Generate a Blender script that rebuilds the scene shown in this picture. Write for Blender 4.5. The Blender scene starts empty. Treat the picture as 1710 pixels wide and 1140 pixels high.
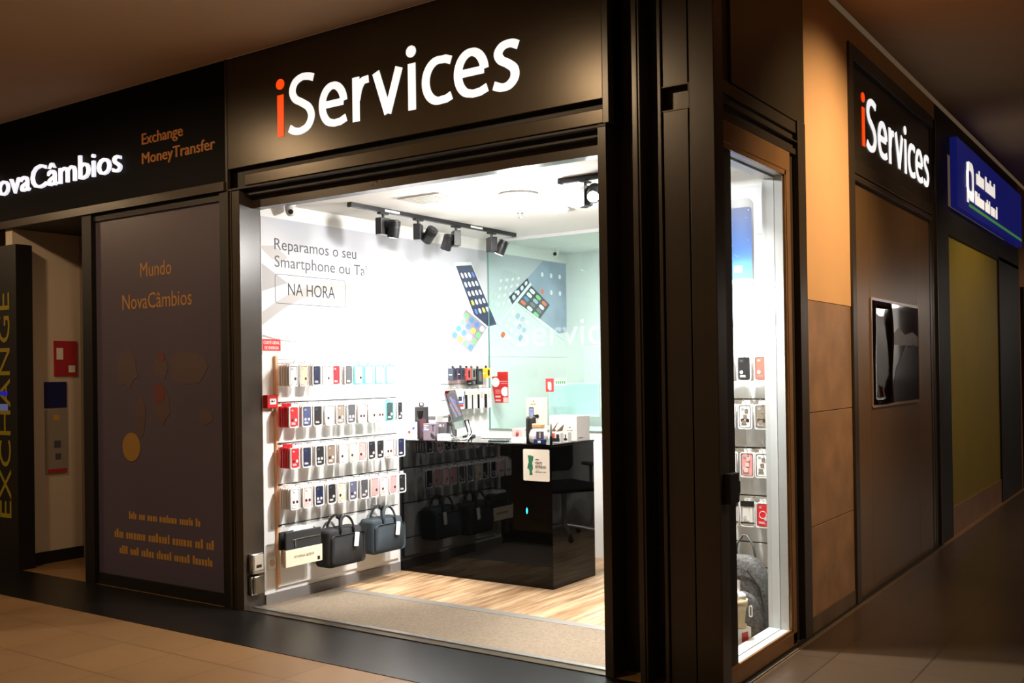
import bpy, bmesh, math, random
from mathutils import Vector, Matrix, Euler
random.seed(7)
S = bpy.context.scene
COL = S.collection
PI = math.pi
R = math.radians

# ------------------------------------------------------------------ camera, world, light, exposure
cam_d = bpy.data.cameras.new('camera')
cam_d.sensor_width = 36.0
cam_d.lens = 1674.5 / 1710 * 36.0
cam_d.shift_y = (610.5 - 570) / 1710
cam_d.clip_end = 200
cam = bpy.data.objects.new('camera', cam_d); COL.objects.link(cam)
_yaw, _pit, _rol = R(34.533), R(0.413), R(-0.824)
_f = Vector((-math.sin(_yaw)*math.cos(_pit), math.cos(_yaw)*math.cos(_pit), math.sin(_pit)))
_r = Vector((math.cos(_yaw), math.sin(_yaw), 0)); _u = _r.cross(_f)
_r2 = _r*math.cos(_rol) + _u*math.sin(_rol); _u2 = _u*math.cos(_rol) - _r*math.sin(_rol)
cam.matrix_world = Matrix(((_r2.x, _u2.x, -_f.x, 5.25), (_r2.y, _u2.y, -_f.y, -4.46), (_r2.z, _u2.z, -_f.z, 1.55), (0, 0, 0, 1)))
S.camera = cam

W = bpy.data.worlds.new('world'); S.world = W; W.use_nodes = True
W.node_tree.nodes['Background'].inputs[0].default_value = (1.0, 0.66, 0.38, 1)
W.node_tree.nodes['Background'].inputs[1].default_value = 0.085

S.view_settings.view_transform = 'Standard'
S.view_settings.look = 'None'
S.view_settings.gamma = 1
S.view_settings.use_curve_mapping = False
S.view_settings.exposure = 0.0
try:
    S.cycles.max_bounces = 10; S.cycles.transparent_max_bounces = 16
    S.cycles.sample_clamp_indirect = 6
except Exception: pass

def aim(o, loc, tgt):
    o.location = loc
    o.rotation_euler = (Vector(tgt) - Vector(loc)).to_track_quat('-Z', 'Y').to_euler()

def spot(name, loc, tgt, watts, color, angle, blend=0.5, size=0.05):
    d = bpy.data.lights.new(name, 'SPOT'); d.energy = watts; d.color = color
    d.spot_size = R(angle); d.spot_blend = blend; d.shadow_soft_size = size
    o = bpy.data.objects.new(name, d); COL.objects.link(o); aim(o, loc, tgt); return o

def area(name, loc, tgt, watts, color, size):
    d = bpy.data.lights.new(name, 'AREA'); d.energy = watts; d.color = color; d.shape = 'DISK'; d.size = size
    o = bpy.data.objects.new(name, d); COL.objects.link(o); aim(o, loc, tgt); return o

WARM = (1.0, 0.68, 0.38)
COOL = (1.0, 0.975, 0.95)
# mall downlights in the corridor ceiling (front corridor, then the side corridor, one of them added)
for x in (-4.7, -1.5, 1.8):
    spot('mall_downlight', (x, -1.9, 3.66), (x, -1.9, 0), 150, WARM, 176, 0.4, 0.10)
spot('mall_downlight', (5.2, 1.75, 3.82), (3.30, 1.75, 2.1), 540, WARM, 76, 1.0, 0.08)
spot('mall_downlight', (4.7, 3.9, 3.82), (3.4, 3.9, 0.8), 80, WARM, 110, 0.9, 0.08)  # unseen lamp added to brighten the side corridor walls
spot('mall_downlight', (4.9, 6.2, 3.82), (3.6, 6.8, 0.8), 110, WARM, 120, 0.8, 0.07)
spot('mall_downlight', (4.9, 10.5, 3.82), (4.9, 10.5, 0), 80, WARM, 140, 0.8, 0.07)
# unseen fill lights added under the shop ceiling to brighten the room
for x, y, w in ((1.35, 1.75, 70), (2.75, 0.62, 50), (1.1, 3.45, 20), (2.5, 3.2, 6)):
    area('shop_downlight', (x, y, 2.725), (x, y, 0), w, COOL, 0.22)

# ------------------------------------------------------------------ materials
def lin(c):
    def f(v):
        v /= 255.0
        return v/12.92 if v <= 0.04045 else ((v+0.055)/1.055)**2.4
    return (f(c[0]), f(c[1]), f(c[2]), 1)

def mat(name, rgb, rough=0.5, metal=0.0, spec=0.5, emit=None, estr=1.0, alpha=1.0, bump=0.0, bscale=200, coat=0.0, var=0.0, vscale=4.0):
    m = bpy.data.materials.new(name); m.use_nodes = True
    nt = m.node_tree; b = nt.nodes['Principled BSDF']
    b.inputs['Base Color'].default_value = lin(rgb)
    b.inputs['Roughness'].default_value = rough
    b.inputs['Metallic'].default_value = metal
    b.inputs['Specular IOR Level'].default_value = spec
    b.inputs['Alpha'].default_value = alpha
    b.inputs['Coat Weight'].default_value = coat
    if emit:
        b.inputs['Emission Color'].default_value = lin(emit); b.inputs['Emission Strength'].default_value = estr
    if bump or var:
        tc = nt.nodes.new('ShaderNodeTexCoord'); n = nt.nodes.new('ShaderNodeTexNoise')
        n.inputs['Detail'].default_value = 4
        nt.links.new(tc.outputs['Object'], n.inputs['Vector'])
    if bump:
        n.inputs['Scale'].default_value = bscale
        bp = nt.nodes.new('ShaderNodeBump'); bp.inputs['Strength'].default_value = bump; bp.inputs['Distance'].default_value = 0.004
        nt.links.new(n.outputs['Fac'], bp.inputs['Height']); nt.links.new(bp.outputs['Normal'], b.inputs['Normal'])
    if var:
        n2 = nt.nodes.new('ShaderNodeTexNoise'); n2.inputs['Scale'].default_value = vscale; n2.inputs['Detail'].default_value = 5
        nt.links.new(tc.outputs['Object'], n2.inputs['Vector'])
        rp = nt.nodes.new('ShaderNodeValToRGB')
        c = lin(rgb)
        rp.color_ramp.elements[0].position = 0.3; rp.color_ramp.elements[1].position = 0.72
        rp.color_ramp.elements[0].color = tuple(v*(1-var) for v in c[:3]) + (1,)
        rp.color_ramp.elements[1].color = tuple(min(1, v*(1+var)) for v in c[:3]) + (1,)
        nt.links.new(n2.outputs['Fac'], rp.inputs['Fac']); nt.links.new(rp.outputs['Color'], b.inputs['Base Color'])
    return m

def glassmat(name, tint=(0.9, 0.97, 0.95), refl=1.0, rough=0.0):
    m = bpy.data.materials.new(name); m.use_nodes = True; nt = m.node_tree
    nt.nodes.remove(nt.nodes['Principled BSDF'])
    out = nt.nodes['Material Output']
    t = nt.nodes.new('ShaderNodeBsdfTransparent'); t.inputs[0].default_value = tint + (1,)
    g = nt.nodes.new('ShaderNodeBsdfGlossy'); g.inputs['Roughness'].default_value = rough
    fr = nt.nodes.new('ShaderNodeFresnel'); fr.inputs['IOR'].default_value = 1.45
    mu = nt.nodes.new('ShaderNodeMath'); mu.operation = 'MULTIPLY'; mu.inputs[1].default_value = refl
    mx = nt.nodes.new('ShaderNodeMixShader')
    ge = nt.nodes.new('ShaderNodeNewGeometry'); inv = nt.nodes.new('ShaderNodeMath'); inv.operation = 'SUBTRACT'; inv.inputs[0].default_value = 1.0
    nt.links.new(ge.outputs['Backfacing'], inv.inputs[1]); m2 = nt.nodes.new('ShaderNodeMath'); m2.operation = 'MULTIPLY'
    nt.links.new(fr.outputs[0], mu.inputs[0]); nt.links.new(mu.outputs[0], m2.inputs[0]); nt.links.new(inv.outputs[0], m2.inputs[1]); nt.links.new(m2.outputs[0], mx.inputs['Fac'])
    nt.links.new(t.outputs[0], mx.inputs[1]); nt.links.new(g.outputs[0], mx.inputs[2]); nt.links.new(mx.outputs[0], out.inputs[0])
    return m

M = {}
M['black_paint'] = mat('black_paint', (58, 50, 41), 0.30, bump=0.05, bscale=350, var=0.12, vscale=3)
M['panel_paint'] = mat('panel_paint', (68, 60, 48), 0.27, metal=0.3, bump=0.04, bscale=500, var=0.1, vscale=2)
M['dark'] = mat('dark', (16, 14, 12), 0.5)
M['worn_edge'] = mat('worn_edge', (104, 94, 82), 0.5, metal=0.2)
M['white_wall'] = mat('white_wall', (236, 235, 232), 0.6)
M['white_ceiling'] = mat('white_ceiling', (238, 236, 232), 0.8)
M['ochre'] = mat('ochre', (212, 168, 118), 0.75, bump=0.1, bscale=160, var=0.05, vscale=2)
M['alu'] = mat('alu', (190, 190, 188), 0.32, metal=0.85)
M['alu_strip'] = mat('alu_strip', (170, 166, 160), 0.4, metal=0.6)
M['bronze'] = mat('bronze', (150, 112, 72), 0.38, metal=0.35, var=0.1, vscale=8)
M['white_alu'] = mat('white_alu', (214, 216, 216), 0.35)
M['steel'] = mat('steel', (176, 170, 160), 0.26, metal=0.9)
M['steel_dark'] = mat('steel_dark', (124, 116, 100), 0.3, metal=0.85)
M['chrome_wire'] = mat('chrome_wire', (200, 200, 200), 0.2, metal=0.9)
M['black_plastic'] = mat('black_plastic', (24, 24, 25), 0.45)
M['black_gloss'] = mat('black_gloss', (5, 5, 5), 0.025, spec=0.24)
M['grey_plastic'] = mat('grey_plastic', (96, 98, 100), 0.45)
M['white_plastic'] = mat('white_plastic', (232, 231, 228), 0.4)
M['slat_white'] = mat('slat_white', (226, 226, 222), 0.4)
M['tan_edge'] = mat('tan_edge', (226, 176, 136), 0.6)
M['groove'] = mat('groove', (60, 58, 54), 0.6)
M['grey_base'] = mat('grey_base', (128, 122, 118), 0.5)
M['red_sign'] = mat('red_sign', (222, 40, 30), 0.4)
M['red_dark'] = mat('red_dark', (186, 32, 30), 0.4)
M['white_ink'] = mat('white_ink', (240, 240, 238), 0.5)
M['grey_ink'] = mat('grey_ink', (78, 79, 86), 0.6)
M['dark_ink'] = mat('dark_ink', (38, 38, 42), 0.6)
M['brown_ink'] = mat('brown_ink', (128, 104, 80), 0.6)
M['card_tan'] = mat('card_tan', (226, 208, 182), 0.6)
M['cloth_black'] = mat('cloth_black', (30, 30, 31), 0.85, bump=0.3, bscale=260)
M['cloth_slate'] = mat('cloth_slate', (44, 54, 60), 0.8, bump=0.3, bscale=260)
M['cloth_dark'] = mat('cloth_dark', (22, 22, 24), 0.85, bump=0.3, bscale=260)
M['letter_white'] = mat('letter_white', (255, 255, 255), 0.4, emit=(250, 250, 250), estr=0.92)
M['letter_orange'] = mat('letter_orange', (230, 70, 20), 0.4, emit=(250, 72, 14), estr=1.0)
M['glass'] = glassmat('glass', (0.96, 0.98, 0.97))
M['green_glass'] = glassmat('green_glass', (0.86, 0.955, 0.935), 1.2)
M['glass_edge'] = mat('glass_edge', (110, 150, 142), 0.2)
M['frost'] = mat('frost', (236, 244, 242), 0.5, alpha=0.07)
M['clear_shell'] = mat('clear_shell', (240, 238, 236), 0.18, alpha=0.88)
M['lamp_glow'] = mat('lamp_glow', (255, 255, 255), 0.4, emit=(255, 252, 244), estr=30)
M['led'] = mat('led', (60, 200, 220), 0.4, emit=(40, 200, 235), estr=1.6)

def wood_floor():
    m = bpy.data.materials.new('oak_planks'); m.use_nodes = True; nt = m.node_tree; b = nt.nodes['Principled BSDF']
    tc = nt.nodes.new('ShaderNodeTexCoord'); mp = nt.nodes.new('ShaderNodeMapping')
    mp.inputs['Rotation'].default_value = (0, 0, R(90))
    br = nt.nodes.new('ShaderNodeTexBrick'); br.inputs['Scale'].default_value = 1.0
    br.inputs['Brick Width'].default_value = 1.2; br.inputs['Row Height'].default_value = 0.13
    br.inputs['Mortar Size'].default_value = 0.0012; br.offset = 0.37
    br.inputs['Color1'].default_value = lin((206, 178, 142)); br.inputs['Color2'].default_value = lin((172, 140, 104))
    br.inputs['Mortar'].default_value = lin((136, 104, 70))
    nt.links.new(tc.outputs['Object'], mp.inputs[0]); nt.links.new(mp.outputs[0], br.inputs['Vector'])
    mp2 = nt.nodes.new('ShaderNodeMapping'); mp2.inputs['Scale'].default_value = (16, 1.1, 1)
    nz = nt.nodes.new('ShaderNodeTexNoise'); nz.inputs['Scale'].default_value = 1.6; nz.inputs['Detail'].default_value = 8; nz.inputs['Roughness'].default_value = 0.62
    nt.links.new(tc.outputs['Object'], mp2.inputs[0]); nt.links.new(mp2.outputs[0], nz.inputs['Vector'])
    rp = nt.nodes.new('ShaderNodeValToRGB'); rp.color_ramp.elements[0].position = 0.34; rp.color_ramp.elements[1].position = 0.62
    rp.color_ramp.elements[0].color = lin((132, 98, 64)); rp.color_ramp.elements[1].color = (1, 1, 1, 1)
    nt.links.new(nz.outputs['Fac'], rp.inputs[0])
    mx = nt.nodes.new('ShaderNodeMixRGB'); mx.blend_type = 'MULTIPLY'; mx.inputs[0].default_value = 0.85
    nt.links.new(br.outputs['Color'], mx.inputs[1]); nt.links.new(rp.outputs[0], mx.inputs[2])
    nt.links.new(mx.outputs[0], b.inputs['Base Color']); b.inputs['Roughness'].default_value = 0.42
    return m
def tile_mat(name, c1, c2, mortar, w, rough, var=0.2):
    m = bpy.data.materials.new(name); m.use_nodes = True; nt = m.node_tree; b = nt.nodes['Principled BSDF']
    tc = nt.nodes.new('ShaderNodeTexCoord'); br = nt.nodes.new('ShaderNodeTexBrick')
    br.inputs['Scale'].default_value = 1.0; br.offset = 0.0
    br.inputs['Brick Width'].default_value = w; br.inputs['Row Height'].default_value = w; br.inputs['Mortar Size'].default_value = 0.004
    br.inputs['Color1'].default_value = lin(c1); br.inputs['Color2'].default_value = lin(c2); br.inputs['Mortar'].default_value = lin(mortar)
    nt.links.new(tc.outputs['Object'], br.inputs['Vector'])
    nz = nt.nodes.new('ShaderNodeTexNoise'); nz.inputs['Scale'].default_value = 3.5; nz.inputs['Detail'].default_value = 6
    nt.links.new(tc.outputs['Object'], nz.inputs['Vector'])
    mx = nt.nodes.new('ShaderNodeMixRGB'); mx.blend_type = 'MULTIPLY'; mx.inputs[0].default_value = var
    nt.links.new(br.outputs['Color'], mx.inputs[1]); nt.links.new(nz.outputs['Fac'], mx.inputs[2])
    nt.links.new(mx.outputs[0], b.inputs['Base Color']); b.inputs['Roughness'].default_value = rough
    return m
M['planks'] = wood_floor()
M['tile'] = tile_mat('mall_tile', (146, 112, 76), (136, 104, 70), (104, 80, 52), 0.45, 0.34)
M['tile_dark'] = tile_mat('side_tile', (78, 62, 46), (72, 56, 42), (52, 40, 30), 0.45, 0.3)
M['mat_fibre'] = mat('mat_fibre', (118, 105, 88), 0.95, bump=0.6, bscale=240, var=0.22, vscale=60)
M['band'] = mat('band_stone', (20, 19, 18), 0.3, var=0.15, vscale=6)
M['mall_ceiling'] = mat('mall_ceiling', (200, 170, 136), 0.85)
M['wall_tile'] = tile_mat('wall_tile', (158, 126, 96), (150, 118, 88), (110, 86, 62), 0.6, 0.42, 0.3)

# ------------------------------------------------------------------ mesh helpers
def BM(): return bmesh.new()
def box(bm, x0, x1, y0, y1, z0, z1, bevel=0.0, seg=2):
    r = bmesh.ops.create_cube(bm, size=1.0)
    vs = r['verts']
    for v in vs:
        v.co = Vector(((x0+x1)/2 + v.co.x*(x1-x0), (y0+y1)/2 + v.co.y*(y1-y0), (z0+z1)/2 + v.co.z*(z1-z0)))
    if bevel:
        es = list({e for v in vs for e in v.link_edges})
        bmesh.ops.bevel(bm, geom=es, offset=bevel, segments=seg, profile=0.5, affect='EDGES')
    return bm
def prism(bm, pts, y0, y1):
    """outline pts (x, z), extruded along y from y0 (front) to y1"""
    f = [bm.verts.new((p[0], y0, p[1])) for p in pts]; b = [bm.verts.new((p[0], y1, p[1])) for p in pts]
    n = len(pts)
    bm.faces.new(f); bm.faces.new(list(reversed(b)))
    for i in range(n):
        j = (i+1) % n
        bm.faces.new((f[j], f[i], b[i], b[j]))
    return bm
def rrect(cx, cz, w, h, r, n=5):
    out = []
    for ax, az, a0 in ((1, 1, 0), (-1, 1, 90), (-1, -1, 180), (1, -1, 270)):
        for k in range(n+1):
            a = R(a0 + 90*k/n)
            out.append((cx + ax*(w/2-r) + r*math.cos(a), cz + az*(h/2-r) + r*math.sin(a)))
    return out
def ring(bm, outer, inner, y0, y1):
    n = len(outer); V = []
    for pts in (outer, inner):
        for y in (y0, y1): V.append([bm.verts.new((p[0], y, p[1])) for p in pts])
    of, ob, inf, ib = V
    for i in range(n):
        j = (i+1) % n
        bm.faces.new((of[i], of[j], inf[j], inf[i])); bm.faces.new((ob[j], ob[i], ib[i], ib[j]))
        bm.faces.new((of[j], of[i], ob[i], ob[j])); bm.faces.new((inf[i], inf[j], ib[j], ib[i]))
    return bm
def disc(cx, cz, r, n=20, rz=None):
    return [(cx + r*math.cos(2*PI*k/n), cz + (rz or r)*math.sin(2*PI*k/n)) for k in range(n)]
def tube(bm, pts, r, n=8, cap=True, flat=None):
    """round (or flattened) tube along a 3-D polyline"""
    pts = [Vector(p) for p in pts]; rings = []; up = Vector((0, 0, 1))
    for i, p in enumerate(pts):
        t = (pts[min(i+1, len(pts)-1)] - pts[max(i-1, 0)]).normalized()
        a = t.cross(up)
        if a.length < 1e-3: a = t.cross(Vector((0, 1, 0)))
        a.normalize(); b = a.cross(t).normalized()
        ra, rb = (r, r) if flat is None else flat
        rings.append([bm.verts.new(p + a*ra*math.cos(2*PI*k/n) + b*rb*math.sin(2*PI*k/n)) for k in range(n)])
    for i in range(len(rings)-1):
        for k in range(n):
            j = (k+1) % n
            bm.faces.new((rings[i][k], rings[i][j], rings[i+1][j], rings[i+1][k]))
    if cap:
        bm.faces.new(list(reversed(rings[0]))); bm.faces.new(rings[-1])
    return bm
def lathe(bm, prof, cx=0, cy=0, n=24, cz=0):
    rings = [[bm.verts.new((cx + r*math.cos(2*PI*k/n), cy + r*math.sin(2*PI*k/n), cz + z)) for k in range(n)] for r, z in prof]
    for i in range(len(rings)-1):
        for k in range(n):
            j = (k+1) % n
            bm.faces.new((rings[i][k], rings[i][j], rings[i+1][j], rings[i+1][k]))
    bm.faces.new(list(reversed(rings[0]))); bm.faces.new(rings[-1])
    return bm
def cyl(bm, a, b, r0, r1=None, n=20):
    a, b = Vector(a), Vector(b); r1 = r0 if r1 is None else r1
    t = (b-a).normalized(); s = t.cross(Vector((0, 0, 1)))
    if s.length < 1e-3: s = Vector((1, 0, 0))
    s.normalize(); q = s.cross(t)
    A = [bm.verts.new(a + (s*math.cos(2*PI*k/n) + q*math.sin(2*PI*k/n))*r0) for k in range(n)]
    B = [bm.verts.new(b + (s*math.cos(2*PI*k/n) + q*math.sin(2*PI*k/n))*r1) for k in range(n)]
    for k in range(n):
        j = (k+1) % n; bm.faces.new((A[k], A[j], B[j], B[k]))
    bm.faces.new(list(reversed(A))); bm.faces.new(B)
    return bm
def obj(name, bm, m, parent=None, smooth=False, loc=None, rz=None):
    bmesh.ops.recalc_face_normals(bm, faces=bm.faces)
    me = bpy.data.meshes.new(name); bm.to_mesh(me); bm.free()
    me.materials.append(M[m] if isinstance(m, str) else m)
    if smooth:
        for p in me.polygons: p.use_smooth = True
    o = bpy.data.objects.new(name, me); COL.objects.link(o)
    if parent: o.parent = parent
    if loc is not None: o.location = loc
    if rz is not None: o.rotation_euler = (0, 0, rz)
    return o
def struct(name, bm, m, parent=None):
    o = obj(name, bm, m, parent)
    if parent is None: o['kind'] = 'structure'
    return o
def tag(o, label, cat, group=None):
    o['label'] = label; o['category'] = cat
    if group: o['group'] = group
    return o
def thing(name, label, cat, loc=(0, 0, 0), rz=0, group=None):
    o = bpy.data.objects.new(name, None); COL.objects.link(o)
    o.empty_display_size = 0.05; o.location = loc; o.rotation_euler = (0, 0, rz)
    return tag(o, label, cat, group)
def sbox(name, dims, m, parent=None, bevel=0.0): return struct(name, box(BM(), *dims, bevel=bevel), m, parent)
def pbox(name, dims, m, parent, bevel=0.0, smooth=False): return obj(name, box(BM(), *dims, bevel=bevel), m, parent, smooth)

def text(name, s, m, parent, x, z, h, width=None, y=-0.001, depth=0.0015, align='LEFT', spacing=1.0, split=False):
    """lettering in the local x-z plane facing -y; h is the font size, width squeezes it to fit"""
    cu = bpy.data.curves.new('lettering_curve', 'FONT'); cu.body = s; cu.size = h; cu.extrude = depth/2
    cu.align_x = 'LEFT'; cu.space_character = spacing; cu.resolution_u = 3
    t = bpy.data.objects.new('lettering_temp', cu); COL.objects.link(t)
    dg = bpy.context.evaluated_depsgraph_get(); dg.update()
    me = bpy.data.meshes.new_from_object(t.evaluated_get(dg)); bpy.data.objects.remove(t); bpy.data.curves.remove(cu)
    me.name = name
    xs = [v.co.x for v in me.vertices]; x0, x1 = min(xs), max(xs)
    k = (width/(x1-x0)) if width else 1.0
    off = {'LEFT': 0, 'CENTER': -(x1-x0)*k/2, 'RIGHT': -(x1-x0)*k}[align]
    for v in me.vertices:
        v.co = Vector((x + off + (v.co.x-x0)*k, y - depth/2 - v.co.z, z + v.co.y))
    me.materials.clear(); me.materials.append(M[m] if isinstance(m, str) else m)
    if split: return split_letters(name, me, m, parent)
    o = bpy.data.objects.new(name, me); COL.objects.link(o)
    if parent: o.parent = parent
    return o
def split_letters(name, me, m, parent):
    """one object per letter: loose pieces whose x spans overlap (dots, accents) stay together"""
    bm = BM(); bm.from_mesh(me); bpy.data.meshes.remove(me)
    bmesh.ops.remove_doubles(bm, verts=bm.verts, dist=1e-6)
    seen = set(); isl = []
    for v in bm.verts:
        if v in seen: continue
        st = [v]; seen.add(v); g = []
        while st:
            a = st.pop(); g.append(a)
            for e in a.link_edges:
                b = e.other_vert(a)
                if b not in seen: seen.add(b); st.append(b)
        xs = [p.co.x for p in g]; isl.append([min(xs), max(xs), g])
    isl.sort(key=lambda t: t[0]); out = []
    for a, b, g in isl:
        if out and min(b, out[-1][1]) - a > 0.4*min(b-a, out[-1][1]-out[-1][0]): out[-1][1] = max(out[-1][1], b); out[-1][2] += g
        else: out.append([a, b, list(g)])
    obs = []
    for a, b, g in out:
        gs = set(g); nb = BM(); mp = {v: nb.verts.new(v.co) for v in g}
        for f in bm.faces:
            if f.verts[0] in gs: nb.faces.new([mp[v] for v in f.verts])
        obs.append(obj('letter', nb, m, parent))
    bm.free(); return obs
def scribble(name, rows, m, parent, y=-0.001, depth=0.0012, seed=1):
    """rows of unreadable print, as seen from afar: (x0, x1, z, height)"""
    rd = random.Random(seed)
    for x0, x1, z, h in rows:
        x = x0
        while x < x1 - h*0.3:
            bm = BM()
            for _ in range(rd.randint(3, 8)):
                w = h*rd.uniform(0.35, 0.6)
                if x + w > x1: break
                hh = h*rd.choice((0.7, 0.7, 0.7, 1.0))
                box(bm, x, x+w*0.72, y-depth, y, z, z+hh); x += w
            x += h*0.45
            if len(bm.verts): obj(name, bm, m, parent)
            else: bm.free()

# ------------------------------------------------------------------ the setting: floors, ceilings, walls
sbox('floor', (-12, 14, -9, 26, -0.1, 0.0), 'tile')
bm = BM(); box(bm, -12, 3.32, -0.58, 0.0, 0.0, 0.003); struct('trim_threshold_band', bm, 'band')
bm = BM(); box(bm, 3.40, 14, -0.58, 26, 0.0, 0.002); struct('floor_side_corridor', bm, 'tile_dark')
bm = BM(); box(bm, 0.0, 3.28, 0.86, 4.15, 0.0, 0.004); struct('floor_shop', bm, 'planks')
sbox('trim_plank_edge', (0.0, 3.28, 0.78, 0.862, 0.0, 0.007), 'alu_strip')
bm = BM(); box(bm, 0.0, 2.73, 0.075, 0.105, 0, 0.012); box(bm, 0.0, 2.73, 0.11, 0.125, 0, 0.008); struct('trim_threshold', bm, 'alu')
bm = BM(); box(bm, 0.0, 2.73, 0.004, 0.075, 0.0, 0.005); box(bm, 0.0, 2.73, 0.0, 0.01, 0.0, 0.009); struct('trim_threshold_plate', bm, 'steel_dark')
t = obj('entrance_mat', box(BM(), 0.004, 2.9, 0.126, 0.778, 0.0, 0.006), 'mat_fibre')
tag(t, 'beige fibre entrance mat inside the shop doorway', 'doormat')

sbox('ceiling_front_corridor', (-12, 3.40, -9, 0.0, 3.68, 3.78), 'mall_ceiling')
sbox('ceiling_side_corridor', (3.40, 14, -9, 26, 3.85, 3.95), 'mall_ceiling')
sbox('ceiling_shop', (-0.1, 3.24, 0.19, 4.25, 2.74, 2.84), 'white_ceiling')
sbox('wall_left', (-0.1, 0.0, 0.18, 4.25, 0, 2.74), 'white_wall')
sbox('wall_back', (0.0, 3.24, 4.15, 4.25, 0, 2.74), 'white_wall')
sbox('wall_right_inner', (3.26, 3.30, 1.33, 4.15, 0, 2.74), 'white_wall')
sbox('wall_display', (2.35, 3.215, 1.25, 1.33, 0, 2.74), 'white_wall')
bm = BM(); box(bm, 0.0, 0.014, 0.18, 1.56, 0.0, 0.072); struct('baseboard_left', bm, 'grey_base')
# half wall and green glass screen behind the counter
sbox('wall_half', (0.0, 1.65, 2.80, 2.88, 0.004, 1.05), 'white_wall')

# front facade: fascia backing, lintels, jambs, pillar
bm = BM()
box(bm, -0.117, 2.80, 0.05, 0.2, 2.80, 3.68)
box(bm, -0.117, 2.78, -0.004, 0.05, 2.795, 2.806)
struct('trim_fascia_backing', bm, 'dark')
sbox('trim_lintel', (0.0, 2.73, 0.11, 0.19, 2.682, 2.80), 'black_paint')
sbox('trim_lintel_recess', (0.0, 2.73, 0.05, 0.11, 2.76, 2.80), 'dark')
sbox('trim_shutter_box', (0.055, 2.765, 0.0, 0.05, 2.813, 2.888), 'panel_paint', bevel=0.004)
bm = BM(); box(bm, -0.075, 0.0, 0.0, 0.18, 0, 2.79, bevel=0.003); struct('trim_jamb_left', bm, 'black_paint')
sbox('trim_jamb_groove', (-0.125, -0.075, 0.02, 0.18, 0, 2.80), 'dark')
bm = BM(); box(bm, -0.128, -0.108, -0.004, 0.02, 0, 3.68); box(bm, -0.086, -0.078, -0.003, 0.02, 0, 2.795); struct('trim_frame_edge', bm, 'black_paint')
bm = BM(); box(bm, 2.729, 2.778, 0.0, 0.17, 0, 2.81, bevel=0.002); struct('trim_jamb_right', bm, 'black_paint')
bm = BM()
box(bm, 2.765, 2.80, -0.006, 0.16, 2.81, 3.68, bevel=0.002)
box(bm, 2.93, 2.975, -0.004, 0.19, 0, 3.68, bevel=0.003)
box(bm, 2.955, 2.963, -0.012, 0.0, 0, 3.68, bevel=0.002)
struct('trim_shutter_guide', bm, 'black_paint')
bm = BM(); box(bm, 2.77, 2.93, 0.15, 0.2, 0, 3.68); box(bm, 2.975, 3.075, 0.13, 0.2, 0, 3.68); struct('trim_guide_back', bm, 'panel_paint')
bm = BM()
box(bm, 3.068, 3.088, 0.0, 0.13, 0, 3.85, bevel=0.003)
# plate with the square opening near its top
box(bm, 3.094, 3.225, 0.012, 0.06, 0, 2.82, bevel=0.002)
box(bm, 3.094, 3.225, 0.012, 0.06, 2.935, 3.85, bevel=0.002)
box(bm, 3.094, 3.225, 0.075, 0.10, 2.80, 2.95)
box(bm, 3.165, 3.225, 0.03, 0.075, 2.82, 2.90)
box(bm, 3.236, 3.365, 0.0, 0.112, 0, 3.85, bevel=0.004)
box(bm, 3.08, 3.25, 0.06, 0.112, 0, 3.85)
struct('pillar_corner', bm, 'black_paint')
bm = BM()
box(bm, 3.078, 3.232, 0.008, 0.016, 2.934, 2.94); box(bm, 3.078, 3.232, 0.008, 0.016, 2.815, 2.821)
box(bm, 3.076, 3.082, 0.008, 0.016, 2.815, 2.94); box(bm, 3.228, 3.233, 0.008, 0.016, 2.815, 2.94)
struct('trim_notch_edge', bm, 'worn_edge')

# side facade
bm = BM()
box(bm, 3.25, 3.365, 1.20, 1.33, 0, 2.975, bevel=0.003)          # far post
box(bm, 3.22, 3.352, 0.112, 1.33, 2.90, 2.965, bevel=0.002)
box(bm, 3.22, 3.335, 0.112, 1.33, 2.80, 2.90)
box(bm, 3.22, 3.36, 0.112, 1.20, 2.845, 2.852)
box(bm, 3.22, 3.35, 0.112, 1.205, 2.775, 2.81, bevel=0.003)
box(bm, 3.25, 3.33, 1.06, 1.21, 0, 2.80)
struct('trim_window_surround', bm, 'black_paint')
sbox('trim_corner_post', (3.20, 3.345, 0.112, 0.24, 0, 3.85), 'dark')     # dark corner post set back
bm = BM(); box(bm, 3.25, 3.358, 0.235, 1.335, 2.968, 3.85); struct('wall_right_fascia', bm, 'panel_paint')
bm = BM(); box(bm, 3.25, 3.36, 1.332, 2.215, 1.955, 3.85); box(bm, 3.25, 3.36, 2.215, 4.83, 3.70, 3.85); struct('wall_right_plaster', bm, 'ochre')
def wall_tiles():
    bm = BM()
    for z0, z1 in ((0.10, 0.62), (0.624, 1.29), (1.294, 1.953)): box(bm, 3.25, 3.357, 1.332, 2.215, z0, z1, bevel=0.002)
    return bm
struct('wall_right_tiles', wall_tiles(), mat('wall_tile_brown', (150, 118, 90), 0.4, var=0.22, vscale=5, bump=0.05, bscale=40))
sbox('baseboard_right', (3.25, 3.362, 1.332, 2.215, 0, 0.10), mat('base_tile', (96, 80, 64), 0.4, var=0.2, vscale=7))
bm = BM()
box(bm, 3.25, 3.375, 2.215, 2.31, 0, 3.70, bevel=0.003)
box(bm, 3.25, 3.349, 4.61, 4.70, 0, 2.95); box(bm, 3.25, 3.352, 4.70, 4.80, 0, 3.70); box(bm, 3.25, 3.372, 4.80, 4.83, 0, 3.70, bevel=0.003)
box(bm, 3.25, 3.375, 2.31, 4.70, 3.60, 3.70, bevel=0.003)
box(bm, 3.25, 3.36, 2.31, 4.70, 2.86, 2.945, bevel=0.003)
box(bm, 3.25, 3.375, 2.31, 4.62, 2.80, 2.83, bevel=0.003)
struct('trim_side_panel', bm, 'black_paint')
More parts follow.
